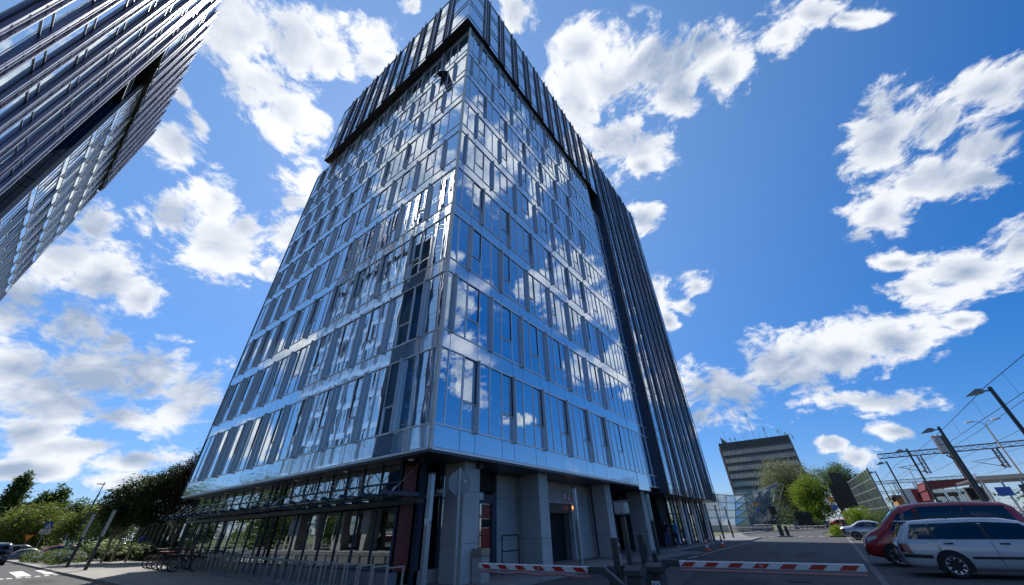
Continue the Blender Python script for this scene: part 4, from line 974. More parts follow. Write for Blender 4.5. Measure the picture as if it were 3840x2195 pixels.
# ------------------------------------------------------------------ plaza furniture
def light_column(x, y, label, h=3.18, panel=1.45):
    T = thing('light_column', label, 'light column', (x,y,0), 'slim light columns'); s = .085
    MB().bevbox(x-s, x+s, y-s, y+s, 0, h-panel-.04, .012).build('post', 'galv' if label.startswith('pale') else 'anthracite', T)
    MB().box(x-s*.7, x+s*.7, y-s*.7, y+s*.7, h-panel-.04, h-.05).build('lamp_core', 'frost', T)
    f = MB()
    for (a, b) in ((-1,-1),(1,-1),(1,1),(-1,1)): f.cbox((x+a*(s-.012), y+b*(s-.012), h-panel/2-.03), (.024,.024,panel))
    f.build('lamp_frame', 'galv' if label.startswith('pale') else 'anthracite', T, kind='stuff')
    for (dx, dy) in ((-1,0),(1,0),(0,-1),(0,1)):
        MB().cbox((x+dx*(s-.004), y+dy*(s-.004), h-panel/2-.03), (.006 if dx else s*1.4, .006 if dy else s*1.4, panel-.1)).build('lamp_panel', 'frost', T)
    MB().box(x-s-.006, x+s+.006, y-s-.006, y+s+.006, h-.06, h).build('cap', 'anthracite', T)
    return T
L1 = light_column(9.40, 10.62, 'pale steel light column beside the first stone column')
pl = MB().box(9.18, 9.32, 10.52, 10.535, 1.60, 1.80).build('plate', 'white', L1)
pb = MB(); pb.path([(9.215,10.515,1.70),(9.25,10.515,1.69),(9.265,10.515,1.75),(9.29,10.515,1.77)], .006, 5); pb.build('pictogram', 'plastic', L1)
text('PARK', .035, 'plastic', L1, Matrix.Translation(Vector((9.25, 10.518, 1.645))-wloc(L1)) @ Matrix.Rotation(R(90),4,'X')); text('MOTOROWY', .022, 'red', L1, Matrix.Translation(Vector((9.25, 10.518, 1.615))-wloc(L1)) @ Matrix.Rotation(R(90),4,'X'))
light_column(6.05, 37.4, 'dark light column on the plaza kerb nearer the bicycles')
light_column(5.95, 43.0, 'dark light column at the end of the flowering hedge')
light_column(18.3, 9.95, 'pale light column in front of the garage entrance')
light_column(25.95, 8.9, 'dark light column on the sidewalk before the walking couple')
light_column(51.6, 10.2, 'dark light column by the end of the mirrored glass wall'); light_column(57.0, 10.2, 'dark light column farthest along the sidewalk'); light_column(45.5, 9.9, 'dark light column before the mirrored glass wall')
# bicycle hoops, each on its concrete foot
def hoop(i, x, y):
    T = thing('bike_hoop', '', 'bike rack', (x,y,0), 'steel bicycle hoops in a row')
    MB().box(x-.12, x+.64, y-.30, y+.30, 0, .085).build('foot', 'concrete', T)
    h = MB(); h.bar((x,y,.085), (x,y,.675), .045, .045); h.bar((x+.52,y,.085), (x+.52,y,.675), .045, .045); h.bar((x-.022,y,.692), (x+.542,y,.692), .045, .034); h.build('hoop', 'steel', T)
    for q in (x, x+.52):
        p = MB(); p.box(q-.05, q+.05, y-.05, y+.05, .086, .10); p.build('base_plate', 'galv', T)
    return T
hx = [hoop(i, 7.26+(9.6+i*.745-9.6)*.083, 9.6+i*.745) for i in range(26)]
for i, T in enumerate(hx):
    od = 'first second third fourth fifth sixth seventh eighth ninth tenth eleventh twelfth thirteenth fourteenth fifteenth sixteenth seventeenth eighteenth nineteenth twentieth twenty-first twenty-second twenty-third twenty-fourth twenty-fifth twenty-sixth'.split()[i]
    T['label'] = '%s steel bicycle hoop of the row, counted from the near end' % od
def bicycle(x, y, rz, label, fr, tilt=4):
    T = thing('bicycle', label, 'bicycle', (x,y,0), 'bicycles parked at the hoops', R(rz)); T.rotation_euler[0] = R(tilt)
    r = .335; q = Quaternion((1,0,0), R(90))
    for wx in (0, 1.05):
        w = MB().torus((wx,0,r), r-.022, .022, q, 26, 6); w = local(w, 'wheel', 'rubber', T)
        ri = MB().torus((wx,0,r), r-.05, .010, q, 26, 5); o = local(ri, 'rim', 'steel', w)
        sp = MB()
        for k in range(14):
            t = 2*math.pi*k/14; sp.tube((wx,.012*(-1)**k,r), (wx+(r-.05)*math.cos(t),0,r+(r-.05)*math.sin(t)), .0022, 4, caps=False)
        local(sp, 'spokes', 'steel', w, kind='stuff')
    f = MB(); A = (0,0,r); S = (.30,0,.82); B = (.42,0,.28); H = (.86,0,.80); H2 = (.88,0,.70); Wf = (1.05,0,r)
    for a, b, rr in ((B,H2,.018),(S,(.84,0,.80),.016),(B,S,.016),(A,B,.010),(A,S,.009),((.85,0,.85),H2,.018)): f.tube(a, b, rr, 7)
    local(f, 'frame', fr, T)
    k = MB(); k.tube((.90,.03,.66), (1.05,.04,r), .012, 6); k.tube((.90,-.03,.66), (1.05,-.04,r), .012, 6); local(k, 'fork', fr, T)
    s = MB(); s.tube(S, (.27,0,.93), .012, 6); s.bevbox(.13,.40,-.07,.07,.93,.985,.02); local(s, 'saddle', 'plastic', T)
    h = MB(); h.tube((.85,0,.84), (.83,0,.98), .014, 6); h.tube((.85,-.28,1.0), (.85,.28,1.0), .012, 6); local(h, 'handlebar', 'plastic', T)
    c = MB(); c.lathe([(.0,-.006),(.09,-.006),(.09,.006),(.0,.006)], (0,0,0), 16); c = local(c, 'crank', 'steel', T); c.location = (.42,-.04,.28); c.rotation_euler = (R(90),0,0)
    mg = MB()
    for i in range(8):
        t0, t1 = R(20+i*17), R(20+(i+1)*17); mg.bar((.37*math.cos(t0),0,r+.37*math.sin(t0)), (.37*math.cos(t1),0,r+.37*math.sin(t1)), .045, .006, (0,1,0))
    local(mg, 'mudguard', 'plastic', T); return T
FRM = [mat('bike_black', (.012,.012,.014), .35), mat('bike_blue', (.02,.06,.22), .3), mat('bike_grey', (.10,.10,.10), .35, .5), mat('bike_red', (.22,.015,.012), .35)]
bicycle(8.0, 28.6, 8, 'dark bicycle nearest the camera at the hoops', FRM[1]); bicycle(8.05, 30.5, -4, 'black bicycle second from the camera', FRM[0], -5)
bicycle(8.1, 31.8, 6, 'grey bicycle third from the camera', FRM[2], 5); bicycle(8.2, 34.1, -3, 'black bicycle farthest along the hoops', FRM[3], -3)
bicycle(8.15, 33.0, 3, 'red bicycle between the grey and the farthest one', FRM[3], 4); bicycle(8.6, 27.4, 12, 'blue bicycle locked inside the row of hoops', FRM[1], -4); bicycle(8.0, 29.6, 2, 'grey bicycle just behind the nearest one', FRM[2], 3)
# litter bin, planter, rail, round sign seen from behind
Bn = thing('litter_bin', 'square concrete litter bin with steel hood beside the first column', 'litter bin', (11.28,9.92,0))
MB().bevbox(11.07,11.49,9.72,10.14,0,.70,.012).build('body', 'concrete_lt', Bn); hb = MB(); hb.box(11.065,11.495,9.715,9.73,.71,.92); hb.box(11.065,11.08,9.73,10.145,.71,.92); hb.box(11.08,11.495,10.13,10.145,.71,.92); hb.box(11.065,11.495,9.715,10.145,.921,.935); hb.build('hood', mat('hood_steel', (.35,.33,.27), .3, .8), Bn); MB().box(11.12,11.44,9.76,10.10,.702,.72).build('ash_tray', 'plastic', Bn)
Pl = thing('litter_bin', 'tapered grey stone bin among the hydrangeas', 'litter bin', (10.9,56.2,0)); MB().prism([(10.62,55.9),(11.2,55.9),(11.2,56.5),(10.62,56.5)],0,.82).build('body','concrete_lt',Pl); MB().box(10.58,11.24,55.86,56.54,.84,1.0).build('lid','concrete',Pl)
Hr = thing('guard_rail', 'bent tubular guard rail before the grooved stone wall', 'rail', (14.2,10.9,0)); b = MB(); b.path([(13.64,10.9,0),(13.64,10.9,1.19),(13.70,10.9,1.25),(14.72,10.9,1.25),(14.78,10.9,1.19),(14.78,10.9,0)], .026, 8); b.build('hoop','plastic',Hr); MB().tube((13.64,10.9,.72),(14.78,10.9,.72),.024,8).build('middle_bar','plastic',Hr)
Rs = thing('road_sign', 'round traffic sign seen from behind on a galvanised pole', 'sign', (8.02,7.9,-.1)); MB().tube((8.02,7.9,-.1),(8.02,7.9,2.92),.031,12).build('pole','galv',Rs)
dd = MB(); dd.lathe([(0,0),(.30,0),(.305,.012),(.30,.02),(0,.02)], (0,0,0), 36); dd = dd.build('disc','sign_back',Rs); dv = Vector((.745,.667,0)); dd.rotation_mode='QUATERNION'; dd.rotation_quaternion = dv.to_track_quat('Z','Y'); dd.location = Vector((8.02,7.9,2.57))+dv*.035-wloc(Rs)
rm = MB(); rm.torus((0,0,.008), .30, .012, None, 36, 6); rm = rm.build('rim','sign_back',None); rm.parent = dd
for z in (2.38, 2.80):
    c_ = MB(); c_.cbox((8.03,7.91,z),(.10,.09,.03)); c_.build('clamp','galv',Rs)
st = MB(); st.cbox((0,0,0),(.05,.05,.002)); st = st.build('sticker','white',None); st.parent = dd; st.location = (-.16,.03,-.003)
# road signs and lamps on the left
def ngon(c, r, n, rot=0): return [(c[0]+r*math.cos(R(rot)+2*math.pi*i/n), c[1]+r*math.sin(R(rot)+2*math.pi*i/n)) for i in range(n)]
def fy(y): return lambda p, q, h: (p, y+h, q)
def fx(x): return lambda p, q, h: (x+h, p, q)
S = thing('road_sign', 'blue pedestrian crossing sign above a white plate struck through in red', 'sign', (5.75,62,0)); MB().tube((5.75,62.04,0),(5.75,62.04,3.15),.03,8).build('pole','galv',S)
MB().prism([(5.48,2.62),(6.02,2.62),(6.02,3.14),(5.48,3.14)],0,.012,fy(61.98)).build('blue_panel','blue_sign',S); MB().prism([(5.54,2.67),(5.96,2.67),(5.75,3.08)],-.006,0,fy(61.976)).build('white_triangle','white',S)
w = MB(); w.path([(5.68,61.96,2.70),(5.75,61.96,2.82),(5.74,61.96,2.92)],.016,5); w.path([(5.82,61.96,2.70),(5.75,61.96,2.82)],.016,5); w.path([(5.68,61.96,2.86),(5.82,61.96,2.84)],.012,5); w.tube((5.74,61.96,2.94),(5.74,61.96,2.98),.022,6); w.build('walking_figure','plastic',S)
MB().prism([(5.36,2.18),(6.12,2.18),(6.12,2.58),(5.36,2.58)],0,.012,fy(61.98)).build('white_plate','white',S); MB().bar((5.38,61.97,2.20),(6.10,61.97,2.56),.012,.05,(0,1,0)).build('red_bar','red',S)
text('strefa', .13, 'red', S, Matrix.Translation(Vector((5.74,61.965,2.47))-wloc(S)) @ Matrix.Rotation(R(90),4,'X')); text('zamieszkania', .10, 'plastic', S, Matrix.Translation(Vector((5.74,61.965,2.29))-wloc(S)) @ Matrix.Rotation(R(90),4,'X'))
def yield_sign(label, T0, c, w, plane, pole_base, blue=None):
    S = thing('yield_sign', label, 'sign', T0); fn = fy(c[1]) if plane == 'y' else fx(c[0]); p0 = c[0] if plane == 'y' else c[1]; z = c[2]; h = w*.88
    MB().prism([(p0-w/2,z),(p0+w/2,z),(p0,z-h)],0,.012,fn).build('red_border','red',S)
    fn2 = fy(c[1]-.008) if plane == 'y' else fx(c[0]-.008); k = .13
    MB().prism([(p0-w/2+w*k,z-w*k*.55),(p0+w/2-w*k,z-w*k*.55),(p0,z-h+w*k*1.1)],0,.007,fn2).build('yellow_field','yellow',S)
    top = (c[0],c[1]+.05,z-.1) if plane == 'y' else (c[0]+.05,c[1],z-.1)
    MB().tube((top[0],top[1],T0[2]),top,.03,8).build('pole','galv',S)
    if blue:
        zc, r = blue; MB().prism(ngon((p0,zc),r,28),0,.012,fn).build('blue_disc','blue_sign',S)
        ar = MB()
        for a0 in (20,140,260):
            for t in range(5):
                t0, t1 = R(a0+t*16), R(a0+(t+1)*16); ar.bar(Vector(fn2(p0+r*.62*math.cos(t0), zc+r*.62*math.sin(t0), 0)), Vector(fn2(p0+r*.62*math.cos(t1), zc+r*.62*math.sin(t1), 0)), .012, r*.2, (1,0,0) if plane=='x' else (0,1,0))
            t1 = R(a0+98); t0 = R(a0+78); c1 = (p0+r*.62*math.cos(t1), zc+r*.62*math.sin(t1)); a1 = (p0+r*.85*math.cos(t0), zc+r*.85*math.sin(t0)); a2 = (p0+r*.38*math.cos(t0), zc+r*.38*math.sin(t0)); ar.prism([c1,a1,a2],0,.006,fn2)
        ar.build('white_arrows','white',S)
    return S
yield_sign('small yellow yield sign beside the parked dark van', (5.9,75,0), (5.9,75,2.28), .85, 'y', None)
G = thing('info_board', 'green information board with white pictograms on a post', 'sign', (7.4,58,0)); MB().box(7.14,7.66,57.98,58.0,.86,1.62).build('panel','green_sign',G); MB().tube((7.4,58.03,0),(7.4,58.03,1.5),.03,8).build('post','galv',G)
pg = MB(); pg.prism([(7.28,1.22),(7.38,1.20),(7.44,1.26),(7.54,1.24),(7.56,1.38),(7.44,1.44),(7.32,1.40)],-.004,0,fy(57.978)); pg.prism(ngon((7.25,1.52),.05,10),-.004,0,fy(57.978)); pg.prism(ngon((7.56,1.52),.05,10),-.004,0,fy(57.978)); pg.box(7.2,7.6,57.974,57.978,1.06,1.11); pg.box(7.2,7.55,57.974,57.978,.96,1.01); pg.build('pictograms','white',G,kind='stuff')
S = thing('road_sign', 'narrow blue sign seen edge on behind the green board', 'sign', (8.4,70,0)); MB().tube((8.4,70,0),(8.4,70,2.2),.03,8).build('pole','galv',S); MB().box(8.36,8.39,69.75,70.25,1.55,2.2).build('panel','blue_sign',S)
def mast(label, x, y, h, dx, curved=False, r=.06):
    S = thing('street_lamp', label, 'street lamp', (x,y,0)); 
    if curved:
        b = MB(); b.tube((x,y,0),(x,y,h*.83),r,8,r*.7); b.path([(x,y,h*.83),(x+dx*.12,y,h*.92),(x+dx*.45,y,h*.985),(x+dx,y,h)],.03,6); b.build('pole','galv',S); MB().bevbox(x+dx-.05,x+dx+.5,y-.13,y+.13,h-.06,h+.06,.03).build('lamp_head','sign_back',S)
    else:
        b = MB(); b.tube((x,y,0),(x,y,h*.86),r,8); b.tube((x,y,h*.86),(x,y,h),r*.6,8); b.build('pole','anthracite',S); MB().bevbox(x+dx*1.0-.28,x+dx*.2+.2,y-.12,y+.12,h-.24,h-.15,.03).build('lamp_head','sign_back',S)
    return S
mast('taller street lamp with a short head at the mast top', 7.8, 60, 6.65, -.25); mast('street lamp with a curved arm beyond the taller mast', 10.45, 80, 7.45, .55, True)
Bf = thing('distant_building', 'distant dark flat roofed building between the poplars', 'building', (10,210,0)); MB().box(4,17,205,220,0,11.6).build('wall','slab_dark',Bf); MB().box(3.4,17.6,204.6,220.4,11.6,12.5).build('roof','slab_conc',Bf)

# ------------------------------------------------------------------ entrance barrier
ZRD = -.10
def arm(T, x, y0, y1, zt, stripes_, logo, name='arm'):
    A = MB(); A.bevbox(x-.025, x+.025, min(y0,y1), max(y0,y1), zt-.105, zt, .012); A = A.build(name, 'white', T)
    s = 1 if y1 > y0 else -1; L = abs(y1-y0)
    for i in range(stripes_):
        c = min(y0,y1)+L*(i+.5)/stripes_; w = .105; k = .045*s
        q = MB(); q.prism([(c-w-k,zt-.088),(c+w-k,zt-.088),(c+w+k,zt-.02),(c-w+k,zt-.02)], -.004, .0, fx(x-.0255)); q.build('red_stripe', 'red', A)
        if i == logo: text('m', .07, 'white', A, Matrix.Translation(Vector((x-.032, c, zt-.052))-wloc(A)) @ Matrix(((0,0,-1),(-1,0,0),(0,1,0))).to_4x4(), 'logo')
    f = MB(); n = 10
    pts = [(x, min(y0,y1)+.02+(L-.04)*i/n, zt-.145-(.012*math.sin(i*1.9) if stripes_ == 6 else 0)) for i in range(n+1)]
    f.path(pts, .022, 8); f.build('foam_edge', 'pink', A); return A
BR = thing('barrier', 'car park barrier with two red and white arms and grey cabinets', 'barrier', (7.9,3.1,ZRD))
arm(BR, 7.40, 3.84, 6.56, .85, 6, 2); arm(BR, 9.10, 2.78, -.14, .85, 7, 3)
for (pts, x) in (([(3.88,.845),(3.88,.75),(3.62,.75),(3.26,.52),(3.22,.60),(3.56,.845)], 7.40), ([(2.74,.85),(2.74,.75),(2.98,.75),(3.36,.46),(3.40,.55),(3.06,.86),(2.9,.865)], 9.10)):
    MB().prism(pts, -.05, .05, fx(x)).build('arm_bracket', 'anthracite', BR)
for (x0, x1, y0, y1, h, nm) in ((7.50,7.76,2.98,3.24,.86,1), (8.52,8.80,2.96,3.24,.84,2)):
    c = MB(); c.bevbox(x0,x1,y0,y1,ZRD,h-.14,.02); c = c.build('cabinet','anthracite',BR)
    MB().prism([(x0-.02,h-.135),(x1+.02,h-.135),(x1+.02,h-.05),((x0+x1)/2,h),(x0-.02,h-.06)],y0-.02,y1+.02,lambda p,q,hh:(p,hh,q)).build('lid','anthracite',c)
    MB().box(x0-.006,x0-.002,y0+.05,y0+.21,h-.42,h-.27).build('sticker','white',c)
    pg = MB(); pg.path([(x0-.009,y0+.17,h-.39),(x0-.009,y0+.17,h-.30)],.012,5); pg.path([(x0-.009,y0+.08,h-.39),(x0-.009,y0+.11,h-.34),(x0-.009,y0+.08,h-.30)],.009,5); pg.build('pictogram','plastic',c)
    if nm == 1:
        k = MB(); k.torus((x0-.008,y0+.13,h-.56),.07,.010,Quaternion((0,1,0),R(90)),24,6); k.build('prohibition_ring','red',c); MB().prism(ngon((y0+.13,h-.56),.066,20),-.003,0,fx(x0-.002)).build('prohibition_field','white',c)
    else:
        k = MB(); k.lathe([(0,0),(.04,0),(.04,.012),(0,.012)],(0,0,0),16); k = k.build('lock','plastic',c); k.rotation_euler=(0,R(-90),0); k.location = Vector((x0-.002,y0+.13,h-.2))-wloc(c)
def post(name, label, x, y, w, h, m='anthracite', cat='post'):
    T = thing(name, label, cat, (x,y,ZRD)); MB().bevbox(x-w/2,x+w/2,y-w/2,y+w/2,ZRD,h,.012).build('post',m,T); return T
P1 = post('intercom_post','square grey intercom post left of the barrier cabinets',8.35,3.72,.13,1.26)
MB().box(8.31,8.40,3.64,3.653,.80,1.16).build('intercom_panel','rim',P1); MB().cbox((8.36,3.634,1.05),(.06,.02,.12)).build('speaker','plastic',P1); MB().cbox((8.36,3.625,.72),(.07,.05,.16)).build('handset','plastic',P1)
post('bollard_post','short grey post beside the left barrier cabinet',7.95,3.7,.11,.83); P2 = post('card_reader_post','tall dark post right of the camera box pole',9.85,3.72,.14,1.29); MB().cbox((9.85,3.64,1.0),(.09,.02,.2)).build('reader','plastic',P2)
post('bollard_post','short dark post on the right of the tall dark one',10.2,3.6,.11,.92)
CB = thing('camera_box','pale boxy camera housing on a square grey pole behind the barrier','camera',(9.05,3.75,ZRD)); MB().bevbox(9.0,9.1,3.70,3.80,ZRD,1.64,.01).build('pole','anthracite',CB)
cbx = MB(); cbx.bevbox(8.93,9.19,3.62,3.88,1.66,1.92,.03); cbx.build('housing',mat('housing_pale',(.42,.43,.40),.5),CB); MB().bevbox(8.918,8.93,3.635,3.865,1.685,1.905,.004).build('front_cover','concrete_lt',CB); MB().box(8.92,9.2,3.61,3.89,1.925,1.935).build('rain_hood','sign_back',CB)
def cone(x, y, label):
    T = thing('traffic_cone', label, 'cone', (x,y,ZRD), 'traffic cones in the bay'); MB().bevbox(x-.19,x+.19,y-.19,y+.19,ZRD,ZRD+.05,.015).build('base','orange',T)
    MB().lathe([(.145,.05),(.115,.20)],(x,y,ZRD),18).build('lower_band','orange',T); MB().lathe([(.116,.20),(.095,.34)],(x,y,ZRD),18).build('white_band','white',T); MB().lathe([(.095,.34),(.072,.48)],(x,y,ZRD),18).build('middle_band','orange',T); MB().lathe([(.072,.48),(.054,.60)],(x,y,ZRD),18).build('white_band','white',T); MB().lathe([(.054,.60),(.028,.78),(.0,.785)],(x,y,ZRD),18).build('tip','orange',T)
cone(32.2,7.62,'orange and white traffic cone nearer the camera'); cone(37.5,7.66,'red traffic cone farther along the bay')
# second barrier at the end of the avenue
B2 = thing('barrier','distant green barrier with a dark panel at the end of the avenue','barrier',(60.8,5.6,ZRD)); MB().bevbox(60.6,61.0,5.3,5.75,ZRD,1.15,.03).build('cabinet',mat('cabinet_green',(.02,.04,.035),.5),B2); MB().bevbox(60.9,61.2,4.75,5.1,ZRD,1.0,.03).build('cabinet','anthracite',B2); MB().tube((60.8,5.55,1.1),(60.8,5.55,2.4),.05,8).build('pole','anthracite',B2); MB().box(60.72,60.8,5.2,5.95,2.2,3.05).build('panel','plastic',B2); MB().box(60.3,61.4,4.5,6.0,ZRD,.02).build('base','kerb',B2)
arm(B2,60.7,6.0,10.6,.95,9,-1); arm(B2,61.0,4.6,.9,.95,7,-1)
for i,(x,y,h) in enumerate(((83,13.1,.82),(90.5,12.7,.85),(96,11.9,.85),(100,11.0,.88),(105,7.7,.86),(108,5,.9),(112,2.2,.95))):
    T = thing('bollard',['black bollard nearest the second barrier','second black bollard along the far kerb','third black bollard along the far kerb','fourth black bollard before the glass hall','fifth black bollard right of the second barrier','black bollard before the billboard','black bollard by the far shrub'][i],'bollard',(x,y,0),'bollards along the far kerb'); MB().tube((x,y,0),(x,y,h),.07,8).build('post','plastic',T); MB().tube((x,y,h-.14),(x,y,h-.08),.074,8).build('band','white',T)

# ------------------------------------------------------------------ faceted glass hall
GH = thing('glass_hall','faceted glass hall on a concrete base at the end of the avenue','building',(101,14,0))
top = [(103,22.5,7.1),(102,18.9,6.9),(100.5,17.0,6.6),(99,15.0,6.35),(97.5,13.0,6.2),(99.5,11.7,6.3),(102,10.3,7.0),(104.5,8.5,7.9),(107,7.0,8.5)]
bot = [(103,23.5,1.0),(102,19.9,1.0),(100.5,18.3,1.0),(99,16.6,1.0),(98,13.8,1.0),(99.5,13.0,1.15),(102,12.1,1.35),(104.5,11.4,1.55),(107,11.0,1.8)]
fr_ = MB()
def lerp3(a, b, t): return Vector(a).lerp(Vector(b), t)
for i in range(8):
    for j in range(4):
        q = [lerp3(bot[i],top[i],j/4), lerp3(bot[i+1],top[i+1],j/4), lerp3(bot[i+1],top[i+1],(j+1)/4), lerp3(bot[i],top[i],(j+1)/4)]
        diag = i in (3,4) 
        for tri in (((0,1,2,3),) if not diag else ((0,1,2),(0,2,3)) if i == 3 else ((0,1,3),(1,2,3))):
            pp = [q[k] for k in tri]; nn = (pp[1]-pp[0]).cross(pp[2]-pp[0]).normalized()*.03
            b = MB(); k = len(pp); b.add(pp+[p+nn for p in pp],[tuple(range(k-1,-1,-1)),tuple(range(k,2*k))]+[(a,(a+1)%k,k+(a+1)%k,k+a) for a in range(k)]); b.build('glass_panel','hall_glass',GH)
        for a, c in ((0,1),(0,3))+(((0,2),) if i == 3 else ((1,3),) if i == 4 else ()): fr_.bar(q[a],q[c],.14,.14)
for a, b in zip(top,top[1:]): fr_.bar(a,b,.16,.16)
fr_.bar(bot[-1],top[-1],.2,.2); fr_.build('frame',mat('hall_frame',(.22,.24,.25),.5,.3),GH)
ct = MB(); a, b = Vector(top[-1]), Vector(bot[-1]); a2, b2 = a+Vector((.8,-.9,-.2)), b+Vector((.8,-.9,0))
ct.bar(a,b,.22,.22); ct.bar(a2,b2,.18,.18)
for t in range(6): ct.bar(a.lerp(b,t/5),a2.lerp(b2,t/5),.12,.12)
ct.build('edge_truss','cream_steel',GH)
rl = MB(); rl.path([Vector(p)+Vector((0,0,.35)) for p in top],.03,5); rl.build('roof_rail','galv',GH)
bs = MB(); bs.prism([(bot[i][0]-.15,bot[i][1]) for i in range(9)]+[(109,11),(109,24)],-.1,1.0); bs.build('base','concrete_lt',GH)
# ------------------------------------------------------------------ office slab with aerials
OS = thing('office_slab','distant grey office slab bristling with aerials on its roof','building',(305,25,0)); SX, Y0, Y1, SZ = 300, 4.2, 45.6, 48.0
MB().box(SX+.3,SX+16,Y0,Y1,0,SZ-.2).build('core','slab_dark',OS); MB().box(SX-.05,SX+16,Y1-1.0,Y1+.4,0,SZ-3.2).build('end_pier',mat('pier_pink',(.24,.17,.155),.8),OS); MB().box(SX-.1,SX+16,Y0-.4,Y0+.3,0,SZ).build('end_pier','slab_mull',OS)
NB2 = 26; pw = (Y1-Y0-1.4)/NB2; mu = MB()
for i in range(NB2+1): mu.box(SX-.25,SX+.25,Y0+.3+i*pw-.14,Y0+.3+i*pw+.14,0,SZ)
mu.build('mullion','slab_mull',OS,kind='stuff')
wm = MB().cbox((0,0,0),(.1,pw-.3,2.55)).mesh('window','slab_glass'); dm = MB().cbox((0,0,0),(.1,pw-.3,.95)).mesh('parapet_panel','slab_dark'); td = MB().cbox((0,0,0),(.1,pw-.3,4.4)).mesh('attic_panel','slab_dark')
def put(me, name, c, parent):
    o = bpy.data.objects.new(name, me); COL.objects.link(o); o.parent = parent; o.location = Vector(c)-wloc(parent); return o
for i in range(NB2):
    y = Y0+.3+(i+.5)*pw; put(td,'attic_panel',(SX+.12,y,SZ-2.6),OS)
    for k in range(8):
        z = 41.1-k*4.68; put(wm,'window',(SX+.12,y,z),OS)
        put(dm,'parapet_panel',(SX+.10,y,z-1.85),OS)
for k in range(8): MB().box(SX-.12,SX+.2,Y0,Y1-1,41.1-k*4.68+1.35,41.1-k*4.68+2.1).build('floor_band','slab_conc',OS)
MB().prism([(43.2,48),(39.9,48),(43.2,52)],0,3,fx(301)).build('roof_fin','slab_conc',OS)
for (y,z,r) in ((23,65,.16),(15.9,54.8,.22),(29.3,55.3,.09),(27.5,53,.09),(8.6,52.4,.12),(6.9,53,.08),(40.2,56.2,.09),(37.5,51.5,.12),(34.5,51,.12),(20.5,51.2,.1),(19.4,51,.1),(12.5,50,.1),(5.2,50.4,.2)):
    a_ = MB(); a_.tube((302,y,48),(302,y,z),r,5)
    if r > .11: a_.box(301.6,302.4,y-.5,y+.5,z-1.6,z-.9); a_.tube((302,y-1,z-2.2),(302,y+1,z-2.2),.08,5)
    a_.build('aerial','galv',OS)
ar = MB(); ar.path([(301,4.2,48.2),(301,2.8,48.3),(301,2.3,47)],.15,6); ar.box(300.7,301.3,1.9,2.5,45.2,47.2); ar.build('aerial','galv',OS)
# ------------------------------------------------------------------ trees on the right
tree('willow_tree','large grey green willow in front of the office slab',(8.8+140,7,0)if False else (150,7.5,0),[(150,9.5,13.0,4.6,4.2,5.0),(150,4.5,12.5,4.4,4.2,4.6),(149,11.5,9.0,3.4,3.6,4.4),(151,1.8,10.0,2.4,3.2,4.0),(150,7.0,7.0,4.2,4.2,4.5)],22000,.42,'willow',41,.3,clump=.26,droop=.5,trunks=[(150,8.5),(150,6.5),(150,5)])
tree('broadleaf_tree','bright lime green tree beside the willow',(120,2.6,0),[(120,3.6,6.2,2.6,2.4,3.2),(120,1.4,7.6,2.2,2.2,2.9),(120,-.4,5.4,1.7,2,3.0),(119,2.2,3.6,3.0,2.6,2.2)],16000,.34,'lime',42,.2,clump=.24)
tree('broadleaf_tree','round green tree behind the black signal cabin',(172,-6,0),[(172,-2.5,13.2,3,3,3.2),(172,-7.0,14.2,3.4,3,3.2),(172,-5,10,4,3,3.5),(172,-9.6,12.4,2,2.4,2.4)],12000,.45,'hedge',43,.25)
tree('bare_tree','small dead tree with brown twigs below the slab',(160,17.5,0),[(160,17.5,8.5,2.2,2.2,3.0)],500,.35,'plum',44,.16)
for i,(e,n,s,lf) in enumerate((([(76,-2.3,1.6,1.1,1.0,1.2),(76,-3.6,1.8,1.1,1.0,1.1)],5000,.16,'lime'),([(74,-4.7,1.3,1.1,1.1,1.1),(73,-5.9,1.2,1.1,1.1,1.0)],5000,.16,'hedge'),([(59.2,.1,.42,.9,.55,.55),(60.4,.2,.4,.9,.5,.5)],4500,.10,'lime'),([(110,2.8,1.0,.8,.8,1.2)],2500,.16,'hedge'),([(88,-3.2,1.4,2.5,1.2,1.5)],4000,.2,'hedge'))):
    bush(['yellow green shrub before the glass noise wall','leafy shrub right of the yellow green one','trimmed lime shrub behind the silver saloon','small upright shrub beside the billboard','shrub at the foot of the black signal cabin'][i],e,n,s,lf,50+i,name='shrub')
slab('verge','earth',[(58.2,-.6),(62.5,-.6),(62.5,.95),(58.6,.95)],-.16,.02); sheet('verge_grass','earth',[(62.5,-9),(140,-9),(140,-2.4),(75,1.6),(62.5,.9)],-.09)
# background masses
rng = random.Random(77)
foliage([(150+i*1.5,-70+i*9,4.5,6,6,5) for i in range(0)]+[(240,30+i*9,4,5,6,4.5+rng.random()*2) for i in range(-12,14)],9000,.9,rng,.3).build('distant_trees',LEAF['deep'],None,kind='stuff',label='dark line of distant trees behind the avenue',category='trees')
foliage([(-14+i*6.5,165+rng.uniform(-8,8),4,4.5,4,4+rng.random()*2) for i in range(12)],8000,.7,rng,.3).build('distant_trees',LEAF['deep'],None,kind='stuff',label='dark line of distant trees behind the car park',category='trees')
